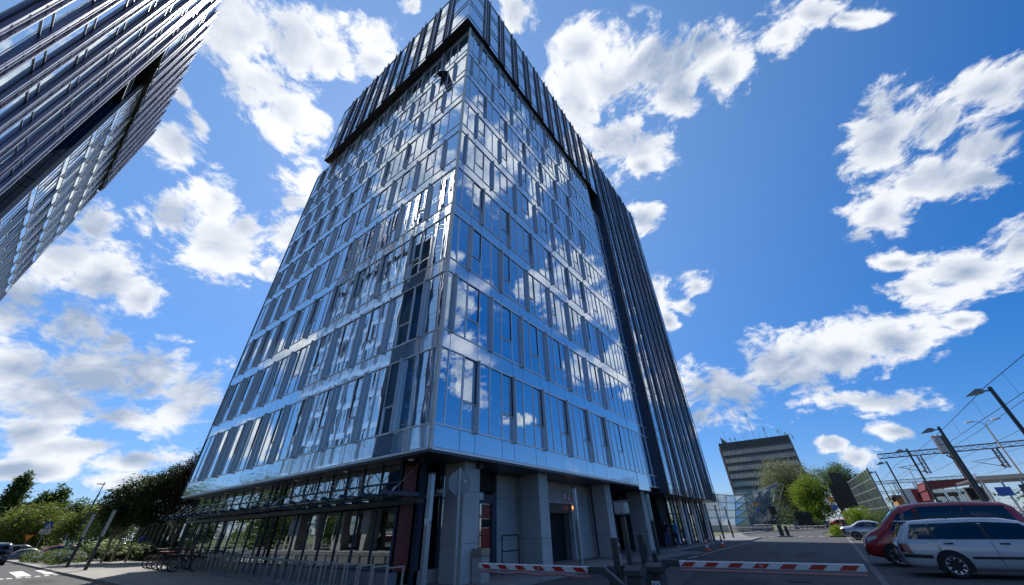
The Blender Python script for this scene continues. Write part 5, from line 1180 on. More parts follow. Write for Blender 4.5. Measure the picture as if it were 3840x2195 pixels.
# ------------------------------------------------------------------ black cabin and glass noise wall
K = thing('signal_cabin','black boxy cabin on a leg with a smaller box on top','cabin',(112,-3.5,0)); MB().box(110,114,-5.1,-1.75,3.4,7.6).build('body','black',K); MB().box(110.3,113,-4.75,-2.6,7.75,9.9).build('upper_box','black',K); MB().box(110.25,110.3,-4.5,-2.8,8.1,9.7).build('window','slab_dark',K); MB().box(109.95,114.05,-5.2,-1.7,7.6,7.75).build('parapet','plastic',K); MB().box(110.5,113,-2.7,-1.9,0,3.4).build('leg','plastic',K)
MB().prism(ngon((-2.1,2.6),.38,18),-.05,0,fx(110.4)).build('red_lamp','red',K)
lv = MB()
for i in range(20): lv.box(110,114,-1.74,-1.70,3.5+i*.205,3.5+i*.205+.1)
lv.build('louvre','plastic',K,kind='stuff')
NW = thing('noise_wall','tall glazed noise wall with grey mullions beside the railway','wall',(92,-6,0)); A0, A1 = Vector((80,-6.75,0)), Vector((106,-5.0,0)); dv = (A1-A0)/9; H = 7.9
for i in range(10):
    p = A0+dv*i; MB().bar(p,p+Vector((0,0,H)),.22 if i == 0 else .16,.22).build('post','sign_back',NW)
for j in range(7): MB().bar(A0+Vector((0,-.02,.4+j*1.22)),A1+Vector((0,-.02,.4+j*1.22)),.10,.12).build('rail','sign_back',NW)
ng = glass('noise_wall_glass',(.12,.16,.15),(.85,.95,.92),.10,.004,.3)
for i in range(9):
    for j in range(6):
        a = A0+dv*(i+.05); b = A0+dv*(i+.95); MB().bar(a+Vector((0,0,1.01+j*1.22)),b+Vector((0,0,1.01+j*1.22)),.03,1.1).build('pane',ng,NW)
yield_sign('large yellow yield sign above a blue roundabout sign right of the lime tree',(70,-.65,0),(70,-.65,4.02),.95,'x',None,(2.82,.36)); yield_sign('small yellow yield sign above a blue roundabout sign before the glass hall',(85,10,0),(85,10,4.3),.85,'x',None,(3.2,.32))
BB = thing('billboard','low black billboard seen from behind at the roundabout','billboard',(110,4.8,0)); MB().box(110,110.15,3.4,6.25,.3,3.0).build('panel','black',BB); MB().box(110.2,110.3,3.7,3.85,0,.3).build('leg','plastic',BB); MB().box(110.2,110.3,5.8,5.95,0,.3).build('leg','plastic',BB); MB().cbox((109.98,4.8,2.75),(.02,.3,.3)).build('emblem','green_sign',BB); MB().box(110.4,110.6,6.4,7.3,.0,1.3).build('back_panel','concrete',BB)
# ------------------------------------------------------------------ railway side
slab('railway_platform','concrete',[(24,-10.5),(150,-10.5),(150,-16.5),(24,-16.5)],-.17,.75); sheet('railway_ballast','gravel',[(10,-16.6),(170,-16.6),(170,-45),(10,-45)],-.12)
def road_lamp(x, y, h, label):
    T = thing('street_lamp', label, 'street lamp', (x,y,0), 'flat headed street lamps along the parking'); MB().bevbox(x-.07,x+.07,y-.07,y+.07,0,h,.01).build('pole','anthracite',T); MB().bar((x,y+.05,h-.18),(x,y+.32,h-.15),.06,.06).build('arm','anthracite',T)
    MB().prism([(y+.30,h-.24),(y+.44,h-.27),(y+1.02,h-.30),(y+.55,h-.02),(y+.32,h-.06)],-.17,.17,fx(x)).build('lamp_head','sign_back',T)
road_lamp(30,-9,7.1,'flat headed street lamp closest on the right'); road_lamp(38,-7.95,6.6,'flat headed street lamp second on the right beside the floodlight'); road_lamp(50,-7.62,6.75,'flat headed street lamp third on the right'); road_lamp(62,-7.2,6.95,'flat headed street lamp fourth on the right'); road_lamp(80,-7.5,7.4,'flat headed street lamp at the noise wall corner')
FL_ = thing('floodlight','long twin floodlight panel leaning on its railway mast','floodlight',(45,-9.25,0)); MB().tube((45,-9.25,0),(45,-9.25,6.9),.11,10).build('mast','anthracite',FL_); MB().bevbox(44.8,44.98,-9.13,-8.62,5.55,6.95,.09).build('panel','concrete_lt',FL_)
for z in (5.95,6.5):
    k = MB(); k.box(44.77,44.79,-9.08,-8.67,z-.22,z+.22); k.build('reflector','white',FL_)
    k = MB(); k.torus((44.765,-8.87,z+.02),.11,.018,Quaternion((0,1,0),R(90)),14,5); k.build('lamp_ring','galv',FL_)
br = MB(); br.path([(44.9,-8.85,5.5),(44.95,-9.0,5.3),(45,-9.2,5.2)],.05,6); br.build('bracket','plastic',FL_)
def twin_lamp(x, y, h, label):
    T = thing('platform_lamp',label,'platform lamp',(x,y,.7),'twin headed platform lamps'); MB().tube((x,y,.7),(x,y,h-.5),.09,8,.06).build('pole','lamp_cream',T)
    for s in (-1,1):
        a = MB(); a.path([(x,y,h-.6),(x,y+.1*s,h-.15),(x,y+.35*s,h),(x,y+.6*s,h+.02)],.03,6); a.build('arm','galv',T)
        k = MB(); k.lathe([(0,-.05),(.10,-.045),(.17,0),(.13,.07),(0,.10)],(0,0,0),12); k = k.build('lamp_head','lamp_cream',T); k.scale = (1,2.4,1); k.location = Vector((x,y+.95*s,h+.05))-wloc(T)
twin_lamp(60,-15.9,9.6,'nearest twin headed platform lamp with a cream pole'); twin_lamp(104,-14.6,9.4,'second twin headed platform lamp beyond the red shelter'); twin_lamp(140,-14.4,9.0,'farthest twin headed platform lamp')
def truss(b, p, q, s, n):
    p = Vector(p); q = Vector(q); d = (q-p).normalized(); u = Vector((0,0,1)) if abs(d.z) < .9 else Vector((0,1,0)); v = d.cross(u).normalized(); u = v.cross(d)
    cs = [(u*i+v*j)*s/2 for i, j in ((-1,-1),(1,-1),(1,1),(-1,1))]
    for c in cs: b.bar(p+c,q+c,.07,.07)
    for k in range(n):
        a, e = p.lerp(q,k/n), p.lerp(q,(k+1)/n)
        for m in range(4):
            b.bar(a+cs[m],e+cs[(m+1)%4],.04,.04); b.bar(a+cs[m],a+cs[(m+1)%4],.035,.035)
def gantry(x, y0, y1, z, masts, hangs, label):
    T = thing('railway_gantry',label,'gantry',(x,masts[0],0),'railway gantries'); b = MB(); truss(b,(x,y0,z),(x,y1,z),.55,int(abs(y1-y0)/1.1)); b.build('beam','rust',T)
    for y in masts:
        b = MB(); truss(b,(x,y,0),(x,y,z),.5,7); b.build('mast','rust',T)
    for y in hangs:
        b = MB(); truss(b,(x,y,z-.3),(x,y,z-2.5),.4,4); b.build('drop_frame','rust',T); b = MB(); b.bar((x,y,z-2.4),(x,y+2.6,z-1.5),.06,.06); b.bar((x,y,z-1.3),(x,y+2.2,z-1.5),.05,.05); b.build('cantilever','rust',T)
        k = MB(); k.lathe([(.05,0),(.1,.06),(.05,.12),(.1,.18),(.05,.24)],(x,y+.35,z-2.3),8); k.build('insulator','roof_red',T)
gantry(75,-8.2,-31,8.75,[-15.4,-30.5],[-12.2,-19.2],'nearest railway gantry with a red brown lattice beam'); gantry(120,-10,-26,8.05,[-13.3,-25.5],[-16.4],'second railway gantry farther down the line'); gantry(165,-10,-26,8.0,[-13.3,-25.5],[-17],'farthest railway gantry down the line')
for i,(y,z,zm) in enumerate(((-9.45,6.35,7.55),(-12.4,6.3,7.75),(-19.3,6.3,7.75))):
    T = thing('overhead_line',['overhead railway wires above the parked cars','overhead railway wires over the platform edge','overhead railway wires over the farther track'][i],'wires',(75,y,6)); m = MB(); c_ = MB(); dp = MB(); c_.tube((20,y,z),(170,y,z),.014,5)
    xs = [20,38,56,75,97,120,143,165]; 
    def sag(x): return zm-.35*abs(math.sin((x-75)/45*math.pi))
    pts = [(x,y,sag(x)) for x in range(20,171,6)]; m.path(pts,.016,5)
    for x in range(23,168,6): dp.tube((x,y,z),(x,y,sag(x)),.006,4)
    m.build('messenger_wire','plastic',T); c_.build('contact_wire','plastic',T); dp.build('droppers','plastic',T,kind='stuff')
SH = thing('platform_shelter','red roofed platform shelter with dark glazing behind the van','shelter',(70,-13,.75)); MB().prism([(-10.2,4.2),(-15.6,4.75),(-15.6,5.2),(-10.5,5.1)],0,5,fx(70)).build('roof','roof_red',SH); MB().prism([(-10.15,3.2),(-10.6,3.2),(-10.9,5.1),(-10.45,5.1)],-.02,5,fx(70)).build('gable','roof_red',SH)
for i in range(5): MB().box(70.3,70.4,-15.3+i*1.15,-15.2+i*1.15,.75,4.4).build('post','sign_back',SH)
for i in range(4): MB().box(70.34,70.37,-15.15+i*1.15,-14.2+i*1.15,1.2,4.2).build('pane','shop_pane',SH)
PB = thing('advert_board','white and red advertising board beyond the shelter','board',(85,-11,0)); MB().box(85,85.1,-12.7,-9.5,3.2,5.1).build('panel','white',PB); MB().box(84.97,85,-12.6,-10.8,3.3,5.0).build('red_print','red_poster',PB); MB().box(84.94,84.97,-12.2,-11.3,3.7,4.5).build('dark_print','core',PB); MB().box(85.1,85.25,-9.8,-9.6,0,3.2).build('leg','galv',PB); MB().box(85.1,85.25,-12.5,-12.3,0,3.2).build('leg','galv',PB)
OW = thing('ochre_building','small ochre building beyond the advertising board','building',(97,-11,0)); MB().box(95,101,-13.5,-9.7,0,4.4).build('wall','brick_org',OW); MB().box(94.6,101.4,-13.9,-9.3,4.4,4.7).build('roof','slab_conc',OW)
PC = thing('platform_canopy','thin ochre edged platform canopy with blue timetable panels','canopy',(56,-13,.75)); MB().box(52,60,-16,-11.2,4.1,4.25).build('roof',mat('canopy_roof',(.10,.10,.11),.6),PC); MB().box(51.95,52,-16.1,-11.1,4.0,4.3).build('fascia','cream_steel',PC)
for i in range(5): MB().box(52.1,52.22,-15.8+i*1.1,-15.68+i*1.1,.75,4.1).build('post','galv',PC)
for i,(y,z) in enumerate(((-14.9,3.1),(-13.6,3.2),(-12.2,3.1),(-14.2,2.2))): MB().box(51.9,51.96,y-.45,y+.45,z-.32,z+.32).build('timetable_panel',mat('panel_navy',(.012,.025,.09),.4) if i == 0 else 'blue_sign' if i == 2 else 'steel_blue',PC)
CK = thing('display_board','framed dark display board on the platform','board',(56,-11.3,.75)); MB().box(55.9,56,-12.0,-10.7,2.6,3.7).build('frame','lamp_cream',CK); MB().box(55.87,55.9,-11.88,-10.82,2.7,3.6).build('screen','core',CK); MB().box(55.95,56.05,-11.4,-11.3,.75,2.6).build('leg','galv',CK)
FN = thing('mesh_fence','grey mesh fence between parking and platform','fence',(60,-10,0)); f = MB()
for i in range(60): f.bar((26+i*2,-10.2,-.1),(26+i*2,-10.2,1.9),.05,.05)
f.build('fence_posts','anthracite',FN,kind='stuff'); f = MB()
for j in range(8): f.tube((26,-10.2,.1+j*.24),(144,-10.2,.1+j*.24),.006,4)
f.build('fence_wires','anthracite',FN,kind='stuff')

# ------------------------------------------------------------------ vehicles
def paint(name, c, metal=.0): return mat('paint_'+name, c, .28, metal, .05, 2, coat=.8)
PAINT = {'white': paint('white',(.60,.62,.63)), 'red': paint('red',(.46,.014,.016)), 'silver': paint('silver',(.36,.40,.46),.5), 'dark': paint('dark',(.014,.014,.020),.2), 'blue': paint('blue',(.015,.022,.07),.3), 'crimson': paint('crimson',(.36,.012,.022)), 'grey': paint('grey',(.12,.13,.14),.4)}
KIND = {
 'wagon': dict(st=[(-2.37,.42,.75,.80,.70,.60),(-2.33,.32,.86,.92,.80,.66),(-2.25,.28,.93,1.02,.845,.70),(-2.12,.26,.95,1.20,.865,.67),(-1.98,.25,.955,1.38,.875,.63),(-1.82,.24,.955,1.45,.88,.625),(-1.2,.22,.95,1.49,.885,.63),(-.3,.21,.94,1.50,.885,.64),(.3,.21,.93,1.48,.885,.63),(.65,.21,.925,1.40,.885,.62),(1.0,.21,.92,1.20,.885,.64),(1.25,.21,.915,1.03,.88,.68),(1.42,.21,.90,.95,.88,.72),(2.0,.22,.80,.86,.86,.70),(2.28,.28,.68,.73,.80,.62),(2.40,.36,.55,.58,.66,.5)], wx=(-1.25,1.45), r=.315,
   win=[((-2.02,.98),(-1.42,.97),(-1.42,1.38),(-1.80,1.37)),((-1.36,.97),(-.27,.96),(-.27,1.40),(-1.36,1.38)),((-.19,.96),(1.02,.95),(.60,1.34),(-.19,1.40))], ws=(9,11), rw=(2,4)),
 'van': dict(st=[(-2.4,.38,.95,1.0,.80,.70),(-2.36,.32,1.05,1.45,.88,.76),(-2.25,.30,1.08,1.80,.92,.78),(-2.0,.28,1.10,1.96,.945,.80),(-1,.26,1.10,2.03,.955,.81),(.2,.26,1.10,2.03,.955,.81),(.75,.26,1.10,1.97,.955,.80),(1.05,.26,1.09,1.78,.95,.78),(1.45,.26,1.08,1.45,.945,.77),(1.70,.26,1.06,1.25,.935,.76),(2.05,.28,.95,1.10,.91,.74),(2.28,.32,.78,.93,.86,.68),(2.38,.38,.62,.70,.78,.6),(2.42,.45,.5,.53,.6,.5)], wx=(-1.45,1.55), r=.33,
   win=[((-2.15,1.16),(-.95,1.15),(-.95,1.90),(-2.0,1.84)),((-.88,1.15),(.35,1.15),(.28,1.91),(-.88,1.91)),((.52,1.15),(1.42,1.14),(1.0,1.66),(.48,1.84))], ws=(6,9), rw=(1,3)),
 'sedan': dict(st=[(-2.2,.42,.72,.86,.70,.60),(-2.15,.33,.85,.99,.80,.66),(-1.9,.26,.90,1.03,.84,.68),(-1.45,.23,.91,1.06,.86,.66),(-1.15,.22,.91,1.20,.865,.62),(-.75,.21,.91,1.40,.87,.58),(-.3,.21,.90,1.45,.87,.58),(.2,.21,.89,1.43,.87,.58),(.55,.21,.885,1.32,.87,.58),(.95,.21,.88,1.10,.87,.62),(1.2,.21,.87,.96,.865,.68),(1.8,.23,.78,.86,.84,.66),(2.1,.3,.66,.72,.78,.58),(2.2,.38,.54,.57,.62,.5)], wx=(-1.25,1.3), r=.30,
   win=[((-1.35,.94),(-.28,.93),(-.28,1.36),(-.72,1.33)),((-.20,.93),(.90,.91),(.48,1.27),(-.20,1.36))], ws=(8,10), rw=(3,5)),
 'hatch': dict(st=[(-1.95,.40,.78,.84,.70,.60),(-1.9,.32,.92,1.08,.80,.64),(-1.75,.27,.95,1.30,.83,.62),(-1.5,.24,.95,1.43,.85,.60),(-.8,.22,.94,1.48,.86,.60),(-.1,.21,.92,1.47,.86,.60),(.35,.21,.91,1.36,.86,.60),(.85,.21,.90,1.10,.86,.62),(1.1,.21,.88,.98,.85,.66),(1.6,.23,.80,.88,.83,.64),(1.88,.3,.66,.72,.76,.56),(1.97,.38,.54,.57,.6,.48)], wx=(-1.2,1.2), r=.30,
   win=[((-1.7,.99),(-1.2,.98),(-1.2,1.36),(-1.5,1.34)),((-1.14,.98),(-.2,.96),(-.2,1.39),(-1.14,1.38)),((-.12,.96),(.80,.94),(.32,1.31),(-.12,1.39))], ws=(6,8), rw=(1,3)),
 'suv': dict(st=[(-2.2,.45,.9,.96,.78,.66),(-2.15,.36,1.02,1.15,.86,.70),(-2.0,.32,1.05,1.45,.89,.68),(-1.8,.30,1.05,1.60,.90,.67),(-1,.28,1.04,1.66,.91,.68),(0,.27,1.03,1.65,.91,.68),(.4,.27,1.02,1.53,.91,.67),(.9,.27,1.01,1.24,.91,.70),(1.2,.27,1.0,1.10,.90,.74),(1.8,.29,.92,1.0,.88,.72),(2.1,.36,.76,.84,.80,.62),(2.2,.45,.6,.64,.64,.5)], wx=(-1.3,1.32), r=.35,
   win=[((-1.95,1.10),(-1.3,1.09),(-1.3,1.52),(-1.75,1.50)),((-1.24,1.09),(-.2,1.08),(-.2,1.56),(-1.24,1.54)),((-.12,1.08),(.85,1.06),(.38,1.46),(-.12,1.55))], ws=(6,8), rw=(1,3)),
}
def car(kind, col, loc, head, label, spokes=7, group=None, name=None):
    K = KIND[kind]; st = K['st']; T = thing(name or {'wagon':'estate_car','van':'minivan','sedan':'saloon_car','hatch':'hatchback_car','suv':'suv_car'}[kind], label, 'car', loc, group, R(head))
    def ring(s):
        _, zl, zb, zt, w, wt = s
        h = [(0,zl),(.85*w,zl),(.97*w,zl+.10),(w,.5*(zl+zb)+.03),(.985*w,zb),(wt+.25*(.985*w-wt),zb+.75*(zt-zb)),(wt*.98,zb+.93*(zt-zb)),(wt*.80,zt),(0,zt+.012)]
        return h
    def full(s): h = ring(s); return [(s[0],-y,z) for y, z in h]+[(s[0],y,z) for y, z in reversed(h[1:-1])]
    def at(s):
        for a, b in zip(st, st[1:]):
            if a[0] <= s <= b[0]:
                t = (s-a[0])/(b[0]-a[0]); return tuple(x+(y-x)*t for x, y in zip(a, b))
        return st[0] if s < st[0][0] else st[-1]
    def side(s, z):
        h = ring(at(s))
        for (y0, z0), (y1, z1) in zip(h[1:], h[2:]):
            if z0 <= z <= z1 and z1 > z0: return y0+(y1-y0)*(z-z0)/(z1-z0)
        return h[3][0]
    # dense stations for a smooth skin
    dn = []
    for a, b in zip(st, st[1:]):
        k = max(1, int((b[0]-a[0])/.18))
        for i in range(k): dn.append(tuple(x+(y-x)*i/k for x, y in zip(a, b)))
    dn.append(st[-1]); b = MB(); n = 16; vs = []
    for s in dn: vs += full(s)
    m = len(dn); fs = [(j*n+i, j*n+(i+1)%n, (j+1)*n+(i+1)%n, (j+1)*n+i) for j in range(m-1) for i in range(n)]+[tuple(range(n)), tuple(range((m-1)*n, m*n))[::-1]]
    b.add(vs, fs); body = local(b, 'body', PAINT[col], T, True)
    def patch(nm, corners, sgn, m, off=.006, nu=8, nv=4, parent=None):
        b = MB(); (a, c, d, e) = corners; vs = []
        for j in range(nv+1):
            v = j/nv
            for i in range(nu+1):
                u = i/nu; s = (a[0]*(1-u)+c[0]*u)*(1-v)+(e[0]*(1-u)+d[0]*u)*v; z = (a[1]*(1-u)+c[1]*u)*(1-v)+(e[1]*(1-u)+d[1]*u)*v
                vs.append((s, sgn*(side(s, z)+off), z))
        w = nu+1; fs = [(j*w+i, j*w+i+1, (j+1)*w+i+1, (j+1)*w+i) for j in range(nv) for i in range(nu)]
        if sgn > 0: fs = [f[::-1] for f in fs]
        k = len(vs); vs += [(x, y-sgn*.03, z) for x, y, z in vs]      # thickness behind the skin
        rim = [i for i in range(nu+1)]+[j*w+nu for j in range(1, nv+1)]+[nv*w+i for i in range(nu-1, -1, -1)]+[j*w for j in range(nv-1, 0, -1)]
        for p, q in zip(rim, rim[1:]+rim[:1]): fs.append((p, q, q+k, p+k))
        b.add(vs, fs); return local(b, nm, m, parent or T)
    for sgn in (-1, 1):
        for i, c in enumerate(K['win']): patch('side_window', c, sgn, 'carglass', .008)
        lo = K['win'][0][0][1]; zt = max(q[1] for c in K['win'] for q in c)
        for a, c in zip(K['win'], K['win'][1:]): patch('pillar', (a[1], c[0], c[3], a[2]), sgn, 'plastic', .006, 2, 4)
        for i, c in enumerate(K['win'][1:]):       # door shut lines and handles
            s = c[0][0]-.035; patch('door_gap', ((s-.006,.32),(s+.006,.32),(s+.006,c[0][1]),(s-.006,c[0][1])), sgn, 'joint', .003, 1, 8)
            hs = c[0][0]+.12; z = c[0][1]-.13; patch('door_handle', ((hs,z),(hs+.20,z),(hs+.20,z+.04),(hs,z+.04)), sgn, 'plastic', .014, 3, 1)
        L0, L1 = st[0][0], st[-1][0]; zl = at(0)[1]
        patch('sill_strip', ((K['wx'][0]+.45,zl+.27),(K['wx'][1]-.45,zl+.27),(K['wx'][1]-.45,zl+.33),(K['wx'][0]+.45,zl+.33)), sgn, 'plastic', .012, 10, 1)
        patch('rear_bumper_strip', ((L0+.03,.50),(K['wx'][0]-.40,.48),(K['wx'][0]-.40,.57),(L0+.03,.60)), sgn, 'plastic', .012, 8, 1)
        tz = .62 if kind in ('wagon','sedan','hatch') else .80
        patch('tail_lamp', ((L0+.035,tz+.02),(L0+.30,tz),(L0+.27,tz+.24),(L0+.05,tz+.24)), sgn, mat_tail, .022, 10, 6)
        hz = at(L1-.35)[2]; patch('headlamp', ((L1-.50,hz-.02),(L1-.10,hz-.20),(L1-.13,hz-.02),(L1-.52,hz+.06)), sgn, 'frost', .010, 6, 3)
    def topstrip(nm, i0, i1):
        b = MB(); ss = [q for q in dn if st[i0][0] <= q[0] <= st[i1][0]]; vs = []; o = Vector((0,0,.012))
        d = .010 if nm == 'windscreen' else -.010
        for s in ss:
            h = ring(s)
            for y, z in ((-h[7][0]*.98,h[7][1]),(0,h[8][1]),(h[7][0]*.98,h[7][1])): vs.append((s[0]+d,y,z+.010))
        fs = [(j*3+i, (j+1)*3+i, (j+1)*3+i+1, j*3+i+1) for j in range(len(ss)-1) for i in range(2)]
        k = len(vs); vs += [(x, y, z-.02) for x, y, z in vs]; r = list(range(0,3))+[j*3+2 for j in range(1,len(ss))]+[(len(ss)-1)*3+1,(len(ss)-1)*3]+[j*3 for j in range(len(ss)-2,0,-1)]
        for p, q in zip(r, r[1:]+r[:1]): fs.append((p, q, q+k, p+k))
        b.add(vs, fs); local(b, nm, 'carglass', T)
    topstrip('windscreen', *K['ws']); topstrip('rear_window', *K['rw'])
    r = K['r']
    for wx in K['wx']:
        for sgn in (-1, 1):
            w = at(wx)[4]; q = Quaternion((1,0,0), R(90))
            a = MB(); a.prism([(wx+(r+.075)*math.cos(R(t)), r+(r+.075)*math.sin(R(t))) for t in range(-24,205,12)], 0, .16, lambda p, z, h: (p, sgn*(w+.006-h), z)); local(a, 'wheel_arch', 'core', T)
            t = MB(); prof = [(r*.62,-.10),(r*.93,-.105),(r,-.075),(r,.06),(r*.95,.085),(r*.70,.09),(r*.66,.06)]
            t.lathe(prof, (0,0,0), 28); wv = local(t, 'wheel', 'rubber', T, True); wv.rotation_euler = (R(-90*sgn),0,0); wv.location = (wx, sgn*(w-.075), r)
            rm = MB(); rm.lathe([(r*.55,.0),(r*.66,.07),(r*.70,.085),(r*.66,.092),(r*.60,.06),(r*.52,.02)], (0,0,0), 28); rm.lathe([(0,.045),(.05,.075),(.055,.06),(r*.2,.055)], (0,0,0), 12); local(rm, 'rim', 'rim', wv, True)
            sp = MB()
            for k in range(spokes):
                t_ = 2*math.pi*k/spokes; c_, s_ = math.cos(t_), math.sin(t_); sp.bar((.03*c_,.03*s_,.062),(r*.64*c_,r*.64*s_,.075),.038,.022)
            local(sp, 'spokes', 'rim', wv, kind='stuff'); bk = MB(); bk.lathe([(0,0),(r*.6,0),(r*.6,.01),(0,.01)],(0,0,0),18); local(bk, 'brake_disc', 'core', wv)
    T['_'] = 0; del T['_']
    return T, body, patch, side, at
mat_tail = mat('tail_lamp_red', (.20,.006,.010), .15, 0, .2, 12, coat=.6)
Wg, body, patch, side, at = car('wagon','white',(19.72,-3.72,-.10),-90,'white estate car parked tail to the road, nearest the camera',9)
for sgn in (-1,1):
    rr = MB(); rr.path([(-1.75,sgn*.60,1.47),(-1.55,sgn*.60,1.535),(.25,sgn*.60,1.55),(.5,sgn*.60,1.49)],.016,7); rr.path([(-.85,sgn*.60,1.49),(-.85,sgn*.60,1.55)],.022,6); local(rr,'roof_rail','plastic',Wg)
patch('fuel_flap',((-1.62,.80),(-1.32,.78),(-1.30,.90),(-1.62,.90)),-1,PAINT['white'],.010,4,3)
patch('quarter_gap',((-1.43,.60),(-1.42,.60),(-1.42,.97),(-1.43,.97)),-1,'joint',.003,1,6)
pt_ = MB(); pt_.box(-2.385,-2.375,-.26,.26,.60,.71); local(pt_,'number_plate','white',Wg); tr_ = MB(); tr_.box(-2.41,-2.34,-.72,.72,.48,.58); local(tr_,'bumper_strip','plastic',Wg); ex = MB(); ex.tube((-2.40,-.45,.30),(-2.15,-.45,.30),.03,8); local(ex,'exhaust','steel',Wg)
sp_ = MB(); sp_.bevbox(-2.07,-1.80,-.56,.56,1.435,1.475,.015); local(sp_,'roof_spoiler',PAINT['white'],Wg); wp = MB(); wp.path([(-2.20,0,1.10),(-2.19,.35,1.13)],.012,5); local(wp,'rear_wiper','plastic',Wg)
Vn = car('van','red',(23.5,-3.05,-.10),90,'dark red minivan parked nose to the road behind the white estate',6)[0]
gr = MB(); gr.box(2.405,2.43,-.55,.55,.52,.60); local(gr,'grille','plastic',Vn); lw = MB(); lw.box(2.36,2.43,-.70,.70,.34,.46); local(lw,'lower_grille','plastic',Vn)
for sgn in (-1,1):
    mi = MB(); mi.bevbox(1.12,1.28,sgn*1.02-.09,sgn*1.02+.09,1.14,1.34,.03); local(mi,'mirror','plastic',Vn)
Sv = car('sedan','silver',(50.4,-2.45,-.10),-92,'silver blue saloon parked behind the minivan by the lime shrub',6)[0]
w_ = MB(); w_.bevbox(-2.18,-1.92,-.62,.62,1.13,1.16,.01); w_.box(-2.08,-2.02,-.55,-.5,1.0,1.13); w_.box(-2.08,-2.02,.5,.55,1.0,1.13); local(w_,'spoiler',PAINT['silver'],Sv)
car('suv','dark',(3.25,60.3,-.12),90,'dark suv driving away at the left edge of the picture',6); car('suv','dark',(6.3,78,-.35),0,'dark green van like car beyond the yield sign',6); car('hatch','crimson',(8.0,70,-.28),172,'bright red hatchback beyond the flowering hedge',6); car('sedan','blue',(11.0,66,-.32),10,'dark blue saloon right of the green board',6); car('sedan','grey',(6.1,73,-.5),180,'grey car roof showing over the flowering hedge',6); car('hatch','grey',(13.6,70,-.25),5,'grey car behind the hydrangea bush',6)
car('hatch','silver',(128,3.0,-.1),90,'small pale car parked far behind the billboard',6); car('suv','crimson',(131,-.6,-.1),85,'red car parked far behind the yield sign',6)

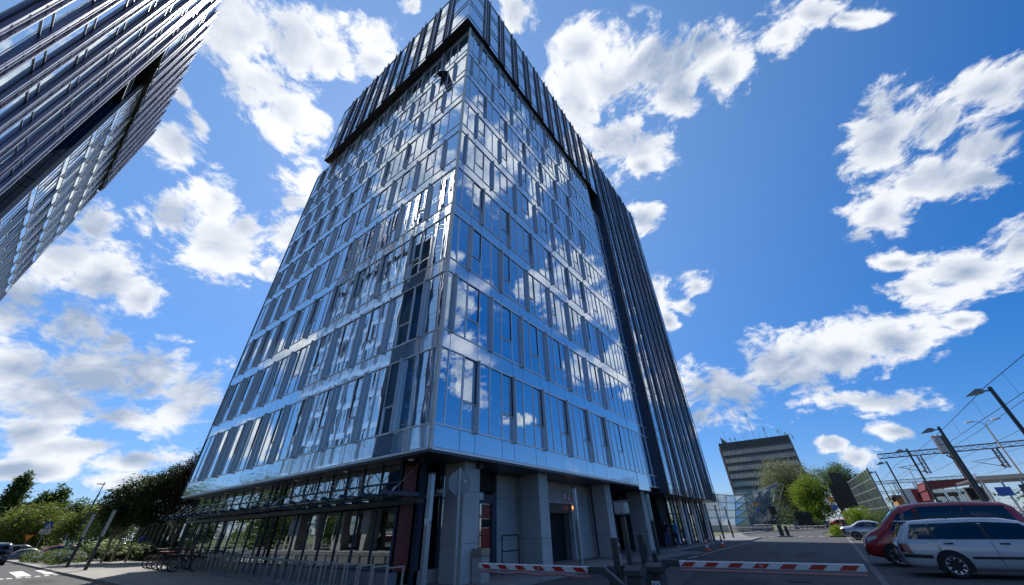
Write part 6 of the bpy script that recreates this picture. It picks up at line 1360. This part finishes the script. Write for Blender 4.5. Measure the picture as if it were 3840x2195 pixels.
# ------------------------------------------------------------------ people
def skin(name, V, Ed, m, parent, sub=2, root=0):
    me = bpy.data.meshes.new(name); me.from_pydata([v[:3] for v in V], Ed, []); me.materials.append(gm(m)); o = bpy.data.objects.new(name, me); COL.objects.link(o); o.parent = parent
    md = o.modifiers.new('skin','SKIN'); md.use_smooth_shade = True
    for i, v in enumerate(V):
        sv = me.skin_vertices[0].data[i]; r = v[3]; sv.radius = r if isinstance(r, tuple) else (r, r); sv.use_root = (i == root)
    o.modifiers.new('sub','SUBSURF').levels = sub; o.modifiers['sub'].render_levels = sub; return o
def person(label, loc, head, h, shirt, trousers, stride=.22, swing=.2, lean=0.0, shoes='white', cap=None, hair='hair', bag=False, lo=0):
    T = thing('person', label, 'person', loc, None, R(head)); k = h/1.75
    def S(L): return [(x*k, y*k, z*k, tuple(q*k for q in r) if isinstance(r, tuple) else r*k) for x, y, z, r in L]
    ln = lean
    hip, ch, nk = (0,0,.95), (ln*.5,0,1.30), (ln*.8,0,1.49)
    hd = (ln*1.0+.02,0,1.62)
    foot = [(stride,-.10,.05),(-stride,.10,.05)]; knee = [(stride*.65+.04,-.10,.50),(-stride*.35+.05,.10,.49)]
    elb = [(ln*.6-swing*.4,-.27,1.14),(ln*.6+swing*.3,.27,1.14)]; wr = [(ln*.6+.02-swing*.3,-.29,.90),(ln*.6+swing*.9,.27,.92)]; sh = [(ln*.7,-.18,1.42),(ln*.7,.18,1.42)]
    V = [(*hip,.08),(*ch,.085),(*nk,.052),(*hd,(.082,.098)),(hd[0]+.01,0,1.71,(.06,.075))]; Ed = [(0,1),(1,2),(2,3),(3,4)]
    for s in (0,1):
        i = len(V); V += [(*sh[s],.058),(*elb[s],.040),(*wr[s],.028)]; Ed += [(1,i),(i,i+1),(i+1,i+2)]
        j = len(V); w = Vector(wr[s]); V += [(w.x+.02,w.y,w.z-.08,(.018,.036))]; Ed += [(i+2,j)]
        for f in range(4):
            q = len(V); y = w.y+(f-1.5)*.02; V += [(w.x+.03+.004*f,y,w.z-.125,.0095),(w.x+.045,y,w.z-.165-.008*(1.5-abs(f-1.5)),.0085)]; Ed += [(j,q),(q,q+1)]
        q = len(V); V += [(w.x+.05,w.y-.02,w.z-.07,.011),(w.x+.065,w.y-.02,w.z-.11,.0095)]; Ed += [(j,q),(q,q+1)]
        i = len(V); V += [(hip[0],(-.10,.10)[s],.88,.09),(*knee[s],.055),(*foot[s],.042)]; Ed += [(0,i),(i,i+1),(i+1,i+2)]
    skin('body', S(V), Ed, 'skin', T)
    V = [(0,0,.90,.165),(ln*.25,0,1.10,.150),(ch[0],0,1.29,.165),(ln*.75,0,1.43,.105)]; Ed = [(0,1),(1,2),(2,3)]
    for s in (0,1):
        i = len(V); m_ = Vector(sh[s]).lerp(Vector(elb[s]), .62); V += [(*sh[s],.085),(*m_,.066)]; Ed += [(2,i),(i,i+1)]
    skin('shirt', S(V), Ed, shirt, T)
    V = [(0,0,.96,.150),(0,0,.88,.150)]; Ed = [(0,1)]
    for s in (0,1):
        i = len(V); V += [(hip[0],(-.095,.095)[s],.80,.108),(*knee[s],.078),(foot[s][0],foot[s][1],.12,.064)]; Ed += [(1,i),(i,i+1),(i+1,i+2)]
    skin('trousers', S(V), Ed, trousers, T)
    for s in (0,1):
        f = foot[s]; skin('shoe', S([(f[0]-.07,f[1],.045,(.045,.045)),(f[0]+.06,f[1],.042,(.048,.040)),(f[0]+.15,f[1],.032,(.042,.030))]), [(0,1),(1,2)], shoes, T)
    skin('hair', S([(hd[0]-.025,0,1.60,(.085,.085)),(hd[0]-.02,0,1.68,(.092,.102)),(hd[0]-.005,0,1.735,(.06,.075))]), [(0,1),(1,2)], hair, T)
    fx_ = hd[0]+.085
    ns = MB(); ns.lathe([(.0,-.02),(.014,-.012),(.010,.01),(0,.025)], (fx_*k,0,1.625*k), 8); local(ns,'nose','skin',T)
    for y in (-.032,.032):
        e = MB(); e.lathe([(0,-.007),(.009,0),(0,.007)], ((fx_-.008)*k,y*k,1.645*k), 8); local(e,'eye','hair',T)
    mo = MB(); mo.cbox(((fx_-.005)*k,0,1.585*k),(.008,.045,.010)); local(mo,'mouth','red_wall',T)
    for y in (-.083,.083):
        e = MB(); e.lathe([(0,-.03),(.016,-.01),(.018,.012),(0,.03)], (hd[0]*k,y*k*1.12,1.63*k), 8); local(e,'ear','skin',T)
    if bag:
        b = MB(); b.bevbox(-.20,-.02,.20,.32,.80,1.05,.03); local(b,'bag','bark',T); b = MB(); b.path([(-.11,.26,1.04),(-.06,.16,1.30),(.0,.05,1.46)],.012,5); local(b,'bag_strap','bark',T)
    return T
person('walking person in a black top and jeans with a shoulder bag', (34.75,11.0,0), 4, 1.74, 'navy', 'jeans', .20, .10, 0, 'plastic', bag=True)
person('walking person in a turquoise t-shirt and blue jeans', (34.95,10.3,0), -6, 1.74, 'teal', 'jeans2', -.22, .22, 0, 'white')
person('man in a royal blue t-shirt walking behind the hydrangeas', (11.15,51.6,.08), 15, 1.90, 'royal', 'navy', .2, .15, .08, 'plastic', hair='bark')
